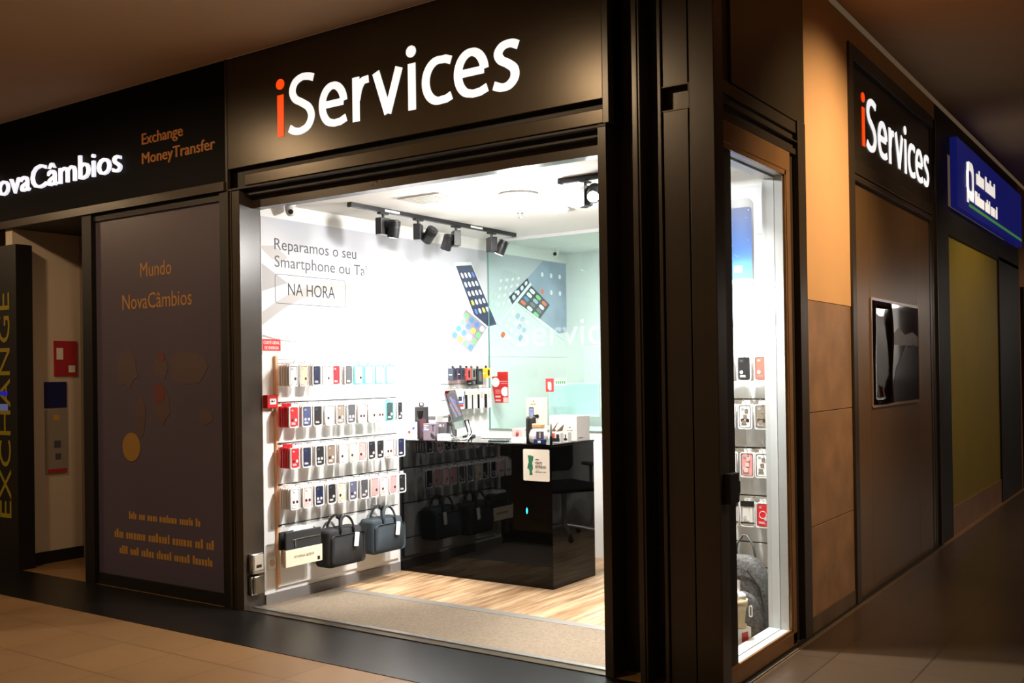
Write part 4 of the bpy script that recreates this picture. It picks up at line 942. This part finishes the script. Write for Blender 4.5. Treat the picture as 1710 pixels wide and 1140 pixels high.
small_box('second black gadget box behind the grey one on the upper row', 2.445, 1.447, 'black', 0.06, 0.045, 0.05, 0.075)
def blister(label, y, z, kind, x=0.085):
    t = thing('cable_pack', label, 'cable pack', (x, y, z), PI/2, 'cable packs on the lower peg row')
    if kind == 'blue':
        pbox('card', (-0.058, 0.058, -0.012, 0.012, 0.0, 0.168), 'white_plastic', t, 0.002); pbox('blue_print', (-0.058, 0.058, -0.0132, -0.012, 0.045, 0.056), mat('pack_blue', (60, 90, 190), 0.4), t); pbox('red_print', (-0.05, 0.05, -0.0132, -0.012, 0.022, 0.043), 'red_sign', t); pbox('product_print', (-0.02, 0.03, -0.0132, -0.012, 0.07, 0.11), 'dark_ink', t)
        pbox('blue_edge', (0.046, 0.058, -0.0134, -0.012, 0.058, 0.11), mat('pack_blue2', (40, 70, 210), 0.4), t)
    else:
        pbox('card', (-0.030, 0.030, -0.013, 0.013, 0.0, 0.168), 'white_plastic', t, 0.002); pbox('window', (-0.018, 0.018, -0.0142, -0.013, 0.085, 0.145), mat('pack_window_'+kind, (176, 170, 154) if kind == 'a' else (196, 186, 160), 0.3), t)
        pbox('dark_edge', (-0.032, -0.030, -0.012, 0.012, 0.0, 0.12), 'dark', t)
for y, kd, lab in ((2.245, 'blue', 'blue and red printed cable pack nearest the tilted display'), (2.385, 'a', 'first white windowed cable pack after the blue one'), (2.465, 'b', 'second white windowed cable pack after the blue one'), (2.558, 'a', 'third white windowed cable pack after the blue one'), (2.668, 'b', 'white windowed cable pack closest to the glass screen')):
    blister(lab, y, 1.250, kd); hook('chrome peg above the ' + lab.split(' nearest')[0].split(' after')[0].split(' closest')[0] + (' by the glass' if 'closest' in lab else ''), 'lower pegs by the glass', (0.006, y, 1.425), PI/2, 0.10)
for k, y in enumerate((2.312, 2.358)):
    blister('dark-edged cable pack, %s of the two squeezed beside the blue pack' % ('left', 'right')[k], y, 1.252, 'a', 0.045)

# notices on the glass screen
gp = thing('red_flyer', 'red flyer with white circles stuck on the glass screen', 'poster', (0, 2.797, 0))
bm = BM(); prism(bm, [(0.098, 1.562), (0.212, 1.562), (0.212, 1.288), (0.068, 1.288), (0.040, 1.45), (0.040, 1.52), (0.098, 1.522)], -0.002, 0.0); obj('sheet', bm, 'red_dark', gp)
bm = BM(); prism(bm, disc(0.078, 1.470, 0.042), -0.003, -0.002); prism(bm, [p for p in disc(0.180, 1.387, 0.042) if p[0] < 0.2115], -0.003, -0.002); obj('circle', bm, 'white_ink', gp)
bm = BM(); box(bm, 0.16, 0.21, -0.003, -0.002, 1.292, 1.335); box(bm, 0.12, 0.205, -0.003, -0.002, 1.476, 1.480); box(bm, 0.135, 0.205, -0.003, -0.002, 1.458, 1.462)
for z in (1.40, 1.39, 1.38, 1.37): box(bm, 0.075, 0.13, -0.003, -0.002, z, z+0.003)
box(bm, 0.075, 0.13, -0.003, -0.002, 1.335, 1.350); box(bm, 0.075, 0.13, -0.003, -0.002, 1.302, 1.317); obj('print', bm, mat('flyer_pink', (238, 190, 186), 0.5), gp)
fs2 = thing('extinguisher_sign', 'red and white fire extinguisher sign behind the glass screen', 'sign', (0, 2.797, 0))
pbox('plate', (0.606, 0.686, -0.002, 0.0, 1.384, 1.498), 'red_dark', fs2)
bm = BM(); prism(bm, rrect(0.650, 1.430, 0.026, 0.066, 0.008, 3), -0.003, -0.002); box(bm, 0.632, 0.656, -0.003, -0.002, 1.462, 1.470); box(bm, 0.628, 0.634, -0.003, -0.002, 1.41, 1.468); obj('pictogram', bm, 'white_ink', fs2)
ex = thing('safety_notice', 'small white and green safety notice beside the fire extinguisher sign', 'sign', (0, 2.797, 0))
pbox('plate', (0.700, 0.815, -0.002, 0.0, 1.440, 1.498), CW, ex)
bm = BM(); 
for k in range(5): box(bm, 0.706+k*0.021, 0.722+k*0.021, -0.003, -0.002, 1.452, 1.476)
box(bm, 0.706, 0.808, -0.003, -0.002, 1.486, 1.490); obj('green_print', bm, mat('safety_green', (60, 150, 80), 0.5), ex)
# back room: cabinet with knobs and a desk
cb = thing('wall_cabinet', 'white two-door cabinet on the rear wall behind the glass screen', 'cabinet', (0.40, 3.80, 0.95))
pbox('body', (0.0, 0.80, 0.0, 0.34, 0.0, 0.85), 'white_plastic', cb)
for x0, x1, kx in ((0.004, 0.398, 0.36), (0.402, 0.796, 0.44)):
    d = pbox('door', (x0, x1, -0.018, 0.0, 0.004, 0.846), 'white_plastic', cb, 0.002)
    bm = BM(); cyl(bm, (kx, -0.018, 0.20), (kx, -0.035, 0.20), 0.010); obj('knob', bm, 'steel_dark', d)
dk = thing('work_desk', 'white work desk behind the glass screen', 'desk', (0.15, 2.95, 0.004))
pbox('desk_top', (0.0, 1.2, 0.0, 0.55, 1.02, 1.05), 'white_plastic', dk, 0.003)
for x in (0.03, 1.13): pbox('leg', (x, x+0.04, 0.04, 0.50, 0.0, 1.02), 'white_plastic', dk)
mo = thing('work_monitor', 'pale monitor on the desk behind the glass screen', 'monitor', (0.62, 3.25, 1.054))
pbox('foot', (-0.1, 0.1, -0.08, 0.08, 0.0, 0.012), 'alu', mo, 0.003); pbox('neck', (-0.02, 0.02, 0.0, 0.02, 0.012, 0.14), 'alu', mo)
pbox('panel', (-0.26, 0.26, -0.02, 0.0, 0.10, 0.40), 'white_plastic', mo, 0.004); pbox('screen', (-0.25, 0.25, -0.022, -0.02, 0.12, 0.39), mat('monitor_pale', (206, 222, 224), 0.3), mo)
# office chair, mirrored in the counter's end
ch = thing('office_chair', 'black office chair mirrored in the right end of the black counter', 'chair', (2.55, 3.55, 0.004), R(-60))
bm = BM()
for k in range(5):
    a = 2*PI*k/5; tube(bm, [(0.03*math.cos(a), 0.03*math.sin(a), 0.12), (0.30*math.cos(a), 0.30*math.sin(a), 0.075)], 0.016, 8)
obj('star_base', bm, 'alu', ch)
for k in range(5):
    a = 2*PI*k/5; bm = BM(); cyl(bm, (0.30*math.cos(a)-0.012, 0.30*math.sin(a), 0.030), (0.30*math.cos(a)+0.012, 0.30*math.sin(a), 0.030), 0.030, n=14); box(bm, 0.30*math.cos(a)-0.008, 0.30*math.cos(a)+0.008, 0.30*math.sin(a)-0.008, 0.30*math.sin(a)+0.008, 0.03, 0.075); obj('caster', bm, 'black_plastic', ch)
bm = BM(); cyl(bm, (0, 0, 0.10), (0, 0, 0.44), 0.025); obj('gas_column', bm, 'alu', ch)
bm = BM(); box(bm, -0.24, 0.24, -0.24, 0.24, 0.44, 0.52, bevel=0.035, seg=3); obj('seat', bm, 'cloth_dark', ch, True)
bm = BM(); prism(bm, rrect(0, 0.86, 0.44, 0.52, 0.07), 0.0, 0.05); b = obj('backrest', bm, 'cloth_dark', ch); b.location = (0, 0.22, 0)
bm = BM(); tube(bm, [(0, 0.05, 0.42), (0, 0.26, 0.42), (0, 0.30, 0.55), (0, 0.285, 0.80)], 0.02, 8); obj('back_bracket', bm, 'grey_plastic', ch, True)
for s in (-1, 1):
    bm = BM(); tube(bm, [(s*0.24, 0.0, 0.46), (s*0.29, 0.0, 0.50), (s*0.29, 0.0, 0.66)], 0.016, 8); box(bm, s*0.29-0.035, s*0.29+0.035, -0.13, 0.13, 0.66, 0.69, bevel=0.01); obj('armrest', bm, 'grey_plastic', ch)

# ------------------------------------------------------------------ ceiling: track lights, cameras, detectors
tr = thing('light_track', 'long black light track along the left side of the shop ceiling', 'track', (0.44, 0, 2.74))
bm = BM(); box(bm, -0.018, 0.018, 0.60, 2.58, -0.030, 0.0, bevel=0.002); obj('rail', bm, 'black_plastic', tr)
pbox('end_cap', (-0.020, 0.020, 0.585, 0.602, -0.033, -0.001), 'black_plastic', tr); pbox('end_cap', (-0.020, 0.020, 2.578, 2.595, -0.033, -0.001), 'black_plastic', tr)
for y in (0.93, 1.95): pbox('maker_strip', (0.018, 0.0192, y, y+0.16, -0.024, -0.008), 'white_plastic', tr)
tr2 = thing('light_track', 'short black light track across the ceiling near the doorway pillar', 'track', (0, 0.80, 2.74))
bm = BM(); box(bm, 2.02, 3.18, -0.018, 0.018, -0.030, 0.0, bevel=0.002); obj('rail', bm, 'black_plastic', tr2)
pbox('end_cap', (2.004, 2.021, -0.020, 0.020, -0.033, -0.001), 'black_plastic', tr2); pbox('end_cap', (3.179, 3.196, -0.020, 0.020, -0.033, -0.001), 'black_plastic', tr2)
def track_spot(label, x, y, gear_rz, tgt, side, watts, angle, glow=True):
    t = thing('track_spotlight', label, 'spotlight', (x, y, 2.708), 0, 'track spotlights')
    bm = BM(); box(bm, -0.018, 0.018, -0.045, 0.045, -0.012, 0.001, bevel=0.002); cyl(bm, (0, 0, -0.012), (0, 0, -0.04), 0.010); obj('adapter', bm, 'black_plastic', t)
    bm = BM(); box(bm, -0.028, 0.028, -0.054, 0.054, -0.158, -0.038, bevel=0.004); g = obj('gear_box', bm, 'black_plastic', t); g.rotation_euler = (0, 0, gear_rz)
    c = Vector(side) ; d = (Vector(tgt) - (Vector((x, y, 2.708)) + c)).normalized()
    bm = BM(); p0 = c - d*0.060; p1 = c + d*0.062
    cyl(bm, p0, p0 + d*0.05, 0.030, 0.040); cyl(bm, p0 + d*0.05, p1, 0.042, 0.042, 24)
    for k in range(4): cyl(bm, p0 + d*(0.008+0.010*k), p0 + d*(0.012+0.010*k), 0.044)
    obj('lamp_head', bm, 'black_plastic', t)
    bm = BM(); tube(bm, [(0, 0, -0.10), tuple(c*0.5 + Vector((0, 0, -0.05))), tuple(c)], 0.010, 6); obj('swivel_arm', bm, 'black_plastic', t)
    bm = BM(); cyl(bm, p1, p1 + d*0.002, 0.034, n=24); obj('lamp_lens', bm, 'lamp_glow', t)
    w0 = Vector((x, y, 2.708)) + p1 + d*0.02
    spot('track_spot_beam', w0, tgt, watts, COOL, angle, 0.55, 0.03)
    return t
LT = 'black track spotlight, %s from the doorway on the long left track'
SPW = 220
track_spot(LT % 'first', 0.44, 0.93, R(0), (0.0, 1.20, 0.9), (0.075, 0.03, -0.115), SPW, 62)
track_spot(LT % 'second', 0.44, 1.32, R(28), (0.0, 1.50, 2.15), (0.070, 0.05, -0.115), 420, 74)
track_spot(LT % 'third', 0.44, 1.78, R(50), (0.0, 1.80, 1.8), (-0.045, -0.05, -0.125), 150, 66)
track_spot(LT % 'fourth', 0.44, 2.26, R(60), (0.0, 2.2, 1.5), (0.072, 0.04, -0.12), 70, 60)
track_spot('bright black track spotlight near the doorway pillar, its lens facing out', 2.19, 0.80, R(50), (3.0, -1.0, 1.5), (0.085, -0.045, -0.09), 40, 70)
track_spot('black track spotlight on the short track above the display wall', 2.96, 0.80, R(0), (2.98, 1.20, 1.0), (0.0, 0.07, -0.10), 70, 80)
track_spot('black track spotlight aimed at the window display, on the short track', 2.70, 0.80, R(20), (3.18, 0.98, 0.5), (0.06, 0.0, -0.11), 420, 84)
track_spot('black track spotlight on the short track, its beam crossing to the slat wall', 2.48, 0.80, R(70), (0.0, 1.0, 0.55), (-0.06, 0.02, -0.11), 330, 50)  # unseen lamp behind the jamb, added as fill for the slat wall
vn = thing('air_vent', 'white slotted air vent in the shop ceiling behind the door lintel', 'vent', (0.98, 0.80, 2.7395))
bm = BM(); ring(bm, rrect(0, 0, 0.42, 0.32, 0.01, 2), rrect(0, 0, 0.36, 0.26, 0.005, 2), 0.0, 0.012); f = obj('frame', bm, 'white_plastic', vn); f.rotation_euler = (R(90), 0, 0)
bm = BM()
for k in range(8): box(bm, -0.18, 0.18, -0.125+k*0.033, -0.108+k*0.033, -0.011, -0.004)
obj('slats', bm, mat('vent_slat', (222, 219, 210), 0.5), vn)
def camera_dome(label, loc, d):
    t = thing('security_camera', label, 'camera', loc, 0, 'ceiling security cameras')
    bm = BM(); lathe(bm, [(0.042, 0.0), (0.042, -0.012), (0.030, -0.018)]); obj('mount', bm, 'white_plastic', t, True)
    D = Vector(d).normalized(); a = Vector((0, 0, -0.038)) - D*0.035
    bm = BM(); cyl(bm, a, a + D*0.085, 0.032, 0.034); b = obj('housing', bm, 'white_plastic', t, True)
    bm = BM(); cyl(bm, a + D*0.085, a + D*0.088, 0.018); obj('lens', bm, 'dark', t)
camera_dome('white security camera at the ceiling corner above the printed slogan', (0.075, 0.38, 2.739), (0.75, -0.55, -0.45))
camera_dome('white security camera on the ceiling behind the glass screen', (0.15, 3.72, 2.739), (0.35, -0.85, -0.35))
o = thing('dome_lamp', 'round white dome lamp glowing on the shop ceiling', 'lamp', (1.53, 1.05, 2.7395))
bm = BM(); lathe(bm, [(0.13, 0.0), (0.13, -0.015), (0.12, -0.018)], n=32); obj('base_ring', bm, 'white_plastic', o, True)
bm = BM(); lathe(bm, [(0.118, -0.018), (0.112, -0.030), (0.09, -0.046), (0.05, -0.056), (0.01, -0.059)], n=32); obj('diffuser', bm, mat('dome_glow', (255, 255, 255), 0.5, emit=(255, 250, 242), estr=3.0), o, True)
ld = bpy.data.lights.new('dome_lamp_light', 'POINT'); ld.energy = 95; ld.color = COOL; ld.shadow_soft_size = 0.08
lo = bpy.data.objects.new('dome_lamp_light', ld); COL.objects.link(lo); lo.location = (1.53, 1.05, 2.56)
o = thing('smoke_detector', 'white round smoke detector on the shop ceiling', 'smoke detector', (1.46, 1.72, 2.7395))
bm = BM(); lathe(bm, [(0.050, 0.0), (0.052, -0.018), (0.040, -0.032), (0.026, -0.036)]); obj('body', bm, 'white_plastic', o, True)
bm = BM(); lathe(bm, [(0.044, -0.0205), (0.0425, -0.025)], n=24); obj('slot_ring', bm, 'grey_plastic', o)
o = thing('sprinkler_head', 'small sprinkler head on the shop ceiling beyond the vent', 'sprinkler', (1.09, 1.72, 2.7395))
bm = BM(); lathe(bm, [(0.026, 0.0), (0.024, -0.006), (0.008, -0.008), (0.007, -0.030)], n=16); obj('cup', bm, 'alu', o)
bm = BM(); lathe(bm, [(0.016, -0.038), (0.016, -0.036), (0.003, -0.034), (0.003, -0.030)], n=16); obj('deflector', bm, 'alu', o)

# ------------------------------------------------------------------ display wall seen through the side window (faces -y, plane y = 1.25)
dg = thing('wall_graphic', 'printed panel with a large blue-screened phone above the window display', 'wall graphic', (0, 1.25, 0))
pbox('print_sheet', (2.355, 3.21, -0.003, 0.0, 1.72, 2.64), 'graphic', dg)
bm = BM(); prism(bm, rrect(2.865, 2.188, 0.42, 0.765, 0.045, 8), -0.004, -0.003); obj('printed_phone', bm, mat('print_frame', (96, 95, 98), 0.4), dg)
bm = BM(); prism(bm, rrect(2.865, 2.180, 0.395, 0.675, 0.018, 6), -0.0046, -0.004)
m = bpy.data.materials.new('print_night_sky'); m.use_nodes = True; nt = m.node_tree; b = nt.nodes['Principled BSDF']
tc = nt.nodes.new('ShaderNodeTexCoord'); sp = nt.nodes.new('ShaderNodeSeparateXYZ'); mr = nt.nodes.new('ShaderNodeMapRange'); mr.inputs[1].default_value = 1.84; mr.inputs[2].default_value = 2.52
rp = nt.nodes.new('ShaderNodeValToRGB'); rp.color_ramp.elements[0].color = lin((120, 178, 222)); rp.color_ramp.elements[1].color = lin((36, 48, 92))
e = rp.color_ramp.elements.new(0.12); e.color = lin((196, 222, 240)); e = rp.color_ramp.elements.new(0.35); e.color = lin((92, 156, 216)); e = rp.color_ramp.elements.new(0.65); e.color = lin((62, 100, 164))
nt.links.new(tc.outputs['Object'], sp.inputs[0]); nt.links.new(sp.outputs['Z'], mr.inputs[0]); nt.links.new(mr.outputs[0], rp.inputs[0]); nt.links.new(rp.outputs[0], b.inputs['Base Color'])
obj('printed_screen', bm, m, dg)
bm = BM(); rd = random.Random(11)
for k in range(26): prism(bm, disc(2.865 + rd.uniform(-.18, .18), rd.uniform(2.2, 2.5), rd.uniform(.0015, .003), 8), -0.0052, -0.0046)
prism(bm, disc(3.0, 2.075, 0.10, 24, 0.016), -0.0052, -0.0046); box(bm, 2.95, 3.0, -0.0052, -0.0046, 2.13, 2.17); obj('printed_star', bm, 'white_ink', dg)
bm = BM(); prism(bm, [(3.085, 2.355), (3.21, 2.335), (3.21, 2.332), (3.085, 2.351)], -0.0038, -0.003); prism(bm, [(3.20, 2.06), (3.21, 2.10), (3.21, 2.05), (3.17, 2.0)], -0.0038, -0.003); obj('swoosh', bm, GD, dg)
sw2 = thing('slat_wall', 'white slatted panel of phone cases behind the side window', 'display panel', (0, 1.25, 0))
bm = BM(); ZS = (0.02, 0.231, 0.385, 0.530, 0.806, 1.088, 1.375, 1.70)
for a, b in zip(ZS[:-1], ZS[1:]): box(bm, 2.40, 3.195, -0.022, 0.0, a+0.004, b-0.004, bevel=0.002)
obj('board', bm, 'slat_white', sw2); pbox('groove_backing', (2.41, 3.19, -0.010, 0.0, 0.03, 1.69), 'groove', sw2)
WROW = [(1.483, 'top', [(2.955, 'rose', 3), (3.060, 'black', 3), (3.165, 'coral', 4)]), (1.205, 'second', [(2.960, 'brown', 4), (3.062, 'white', 3), (3.162, 'taupe', 4)]),
        (0.926, 'third', [(2.960, 'charcoal', 3), (3.070, 'rose', 2), (3.160, 'white', 4)]), (0.640, 'lowest', [(2.970, 'clear', 3), (3.068, 'clear', 3), (3.160, 'red', 5)])]
XO = ('left', 'middle', 'right')
for z, rn, cs in WROW:
    for i, (x, c, n) in enumerate(cs):
        hook('chrome peg, %s on the %s peg row behind the side window' % (XO[i], rn), 'peg hooks behind the side window', (x, 1.244, z+PH+0.014), 0, 0.16)
        for k in range(n):
            where = 'in front' if k == 0 else ORD[k] + ' from front'
            nm = {'clear': 'white'}.get(c, WORD[c])
            t = pack('%s phone case pack %s on %s peg, %s row, side window' % (nm, where, XO[i], rn), 'phone cases behind the side window', (x + 0.002*k, 1.10+0.026*k, z), 0, 'white' if c == 'clear' else c, 1.0, k == 0, (0, 2) if c == 'red' else (1, 1) if rn in ('second',) else (2, 0), None)
            if k == 0 and c == 'red':
                bm = BM(); ring(bm, disc(0, 0.075, 0.022, 24), disc(0, 0.075, 0.019, 24), -0.0075, -0.006); obj('ring_print', bm, 'white_ink', t)
            if k == 0 and c == 'clear':
                pbox('black_header', (-0.042, 0.042, -0.0078, -0.006, 0.118, 0.150), 'dark', t); pbox('black_band', (-0.042, 0.042, -0.0078, -0.006, 0.020, 0.027), 'dark', t)
            if k == 0 and rn in ('second', 'third') and i > 0:
                bm = BM()
                for q in range(3): box(bm, -0.018+0.008*q, 0.006+0.006*q, -0.0076, -0.006, 0.03+0.032*q, 0.052+0.032*q)
                obj('picture_print', bm, 'taupe' if False else CM['taupe' if c != 'rose' else 'pink'], t)

# backpack, cup, carton on the window floor
bp = thing('backpack', 'dark grey mottled backpack standing in the side window', 'backpack', (3.045, 1.075, 0.005), R(-4))
def backpack_body(w, d, h):
    bm = BM(); L = []; n = 28
    for z, s, dd in ((0.0, 0.90, 0.85), (0.012, 0.98, 0.97), (0.08, 1.0, 1.0), (0.22, 0.97, 0.97), (0.32, 0.88, 0.86), (0.39, 0.72, 0.70), (0.43, 0.50, 0.52), (0.447, 0.24, 0.26)):
        row = []
        for k in range(n):
            a = 2*PI*k/n; ca, sa = math.cos(a), math.sin(a)
            px = math.copysign(abs(ca)**0.55, ca)*w/2*s; py = math.copysign(abs(sa)**0.55, sa)*d/2*dd
            row.append(bm.verts.new((px, py, z*h/0.447)))
        L.append(row)
    for a, b in zip(L[:-1], L[1:]):
        for k in range(n): bm.faces.new((a[k], a[(k+1) % n], b[(k+1) % n], b[k]))
    bm.faces.new(list(reversed(L[0]))); bm.faces.new(L[-1]); return bm
BPM = mat('backpack_cloth', (80, 78, 76), 0.7, var=0.75, vscale=70, bump=0.4, bscale=120)
obj('body', backpack_body(0.34, 0.17, 0.475), BPM, bp, True)
b = obj('front_pocket', backpack_body(0.29, 0.06, 0.27), BPM, bp, True); b.location = (0.01, -0.085, 0.015)
bm = BM(); tube(bm, [(-0.06, 0.03, 0.455), (-0.05, 0.03, 0.53), (-0.012, 0.03, 0.585), (0.012, 0.03, 0.585), (0.05, 0.03, 0.53), (0.065, 0.03, 0.445)], 0.012, 8, flat=(0.012, 0.005)); obj('carry_loop', bm, 'grey_plastic', bp, True)
bm = BM(); tube(bm, [(-0.15, -0.075, 0.30), (-0.11, -0.088, 0.375), (-0.03, -0.078, 0.415), (0.06, -0.075, 0.40), (0.13, -0.07, 0.31), (0.16, -0.075, 0.18)], 0.004, 6); obj('zip', bm, 'black_plastic', bp)
for x, z in ((-0.015, 0.30), (0.10, 0.185)):
    bm = BM(); ring(bm, rrect(x, z, 0.022, 0.065, 0.009), rrect(x, z, 0.010, 0.050, 0.004), -0.125, -0.119); obj('zip_pull', bm, 'white_plastic', bp)
pbox('shoulder_strap', (0.165, 0.185, -0.02, 0.03, 0.12, 0.22), 'white_plastic', bp, 0.006)
o = thing('carton', 'small white carton with red prints under the beige cup in the window', 'box', (3.150, 0.70, 0.0), R(-20))
pbox('box', (-0.055, 0.055, -0.055, 0.055, 0.0, 0.160), CW, o, 0.002); pbox('red_print', (-0.040, -0.018, -0.0562, -0.055, 0.115, 0.145), 'red_dark', o); pbox('red_print', (0.055, 0.0562, -0.02, 0.03, 0.09, 0.14), 'red_dark', o); scribble('box_print', [(0.0, 0.045, 0.125, 0.010)], 'grey_plastic', o, y=-0.055)
o = thing('ice_cream_cup', 'beige cup with fluffy white filling on the small carton', 'cup', (3.150, 0.70, 0.1605))
bm = BM(); lathe(bm, [(0.050, 0.0), (0.056, 0.004), (0.056, 0.012), (0.044, 0.014), (0.050, 0.08), (0.056, 0.11), (0.060, 0.112), (0.063, 0.15), (0.060, 0.151), (0.054, 0.118)], n=32); obj('cup', bm, mat('cup_beige', (226, 208, 172), 0.5), o, True)
bm = BM(); rd = random.Random(2)
for k in range(11):
    a = 2*PI*k/11; rr = 0.032 if k < 8 else 0.008
    bmesh.ops.create_uvsphere(bm, u_segments=12, v_segments=8, radius=rd.uniform(0.018, 0.027), matrix=Matrix.Translation((rr*math.cos(a), rr*math.sin(a), 0.155 + (0.016 if k >= 8 else rd.uniform(-.006, .008)))))
obj('filling', bm, 'white_plastic', o, True)
bm = BM(); tube(bm, [(0.01, 0.005, 0.16), (0.012, 0.01, 0.205), (0.013, 0.012, 0.25)], 0.010, 8, flat=(0.012, 0.003)); obj('spoon', bm, 'clear_shell', o)
o = thing('dark_bag', 'dark slim bag hanging left of the backpack in the window', 'bag', (2.86, 1.195, 0.30))
bm = BM(); box(bm, -0.09, 0.09, -0.03, 0.03, 0, 0.24, bevel=0.015); obj('bag_body', bm, 'cloth_dark', o, True); pbox('zip', (-0.085, 0.085, -0.032, -0.03, 0.165, 0.170), 'bronze', o)

# ------------------------------------------------------------------ key switches on the left jamb, lock on the corner post
o = WX('key_switch', 'chrome key switch with open slot, upper of two on the left door jamb', 'switch', 0.09, 0.0, 0.305)
pbox('housing', (-0.055, 0.05, -0.045, 0.0, -0.068, 0.068), 'steel', o, 0.012, True); pbox('face_plate', (-0.038, 0.040, -0.049, -0.044, -0.045, 0.058), mat('switch_face', (206, 198, 186), 0.3, metal=0.5), o, 0.002)
pbox('key_slot', (-0.022, 0.020, -0.051, -0.048, -0.028, -0.008), 'dark', o); pbox('lower_lip', (-0.045, 0.042, -0.052, -0.044, -0.066, -0.050), 'steel', o, 0.003)
o = WX('key_switch', 'plain metal switch box with closed cover, lower of two on the left jamb', 'switch', 0.09, 0.0, 0.158)
pbox('housing', (-0.055, 0.05, -0.030, 0.0, -0.066, 0.062), 'steel_dark', o, 0.010, True); pbox('cover', (-0.040, 0.052, -0.048, -0.030, -0.062, 0.064), 'steel_dark', o, 0.010, True)
o = WX('door_lock', 'black lock block on the dark post left of the side window', 'lock', 0.10, 3.365, 0.98)
pbox('block', (-0.06, 0.055, -0.035, 0.0, -0.07, 0.075), 'black_plastic', o, 0.004); pbox('bolt', (0.056, 0.085, -0.028, -0.006, -0.03, 0.03), 'black_plastic', o, 0.003)
bm = BM()
for x, z in ((1.088, 2.735), (1.160, 2.740), (1.088, 2.712), (1.160, 2.717)): cyl(bm, (x, 0.106, z), (x, 0.110, z), 0.004, n=10)
ring(bm, disc(1.125, 2.726, 0.008, 14), disc(1.125, 2.726, 0.006, 14), 0.107, 0.110)
o = obj('lintel_fixing', bm, 'worn_edge'); tag(o, 'four small screw heads in the lintel over the doorway', 'screws')
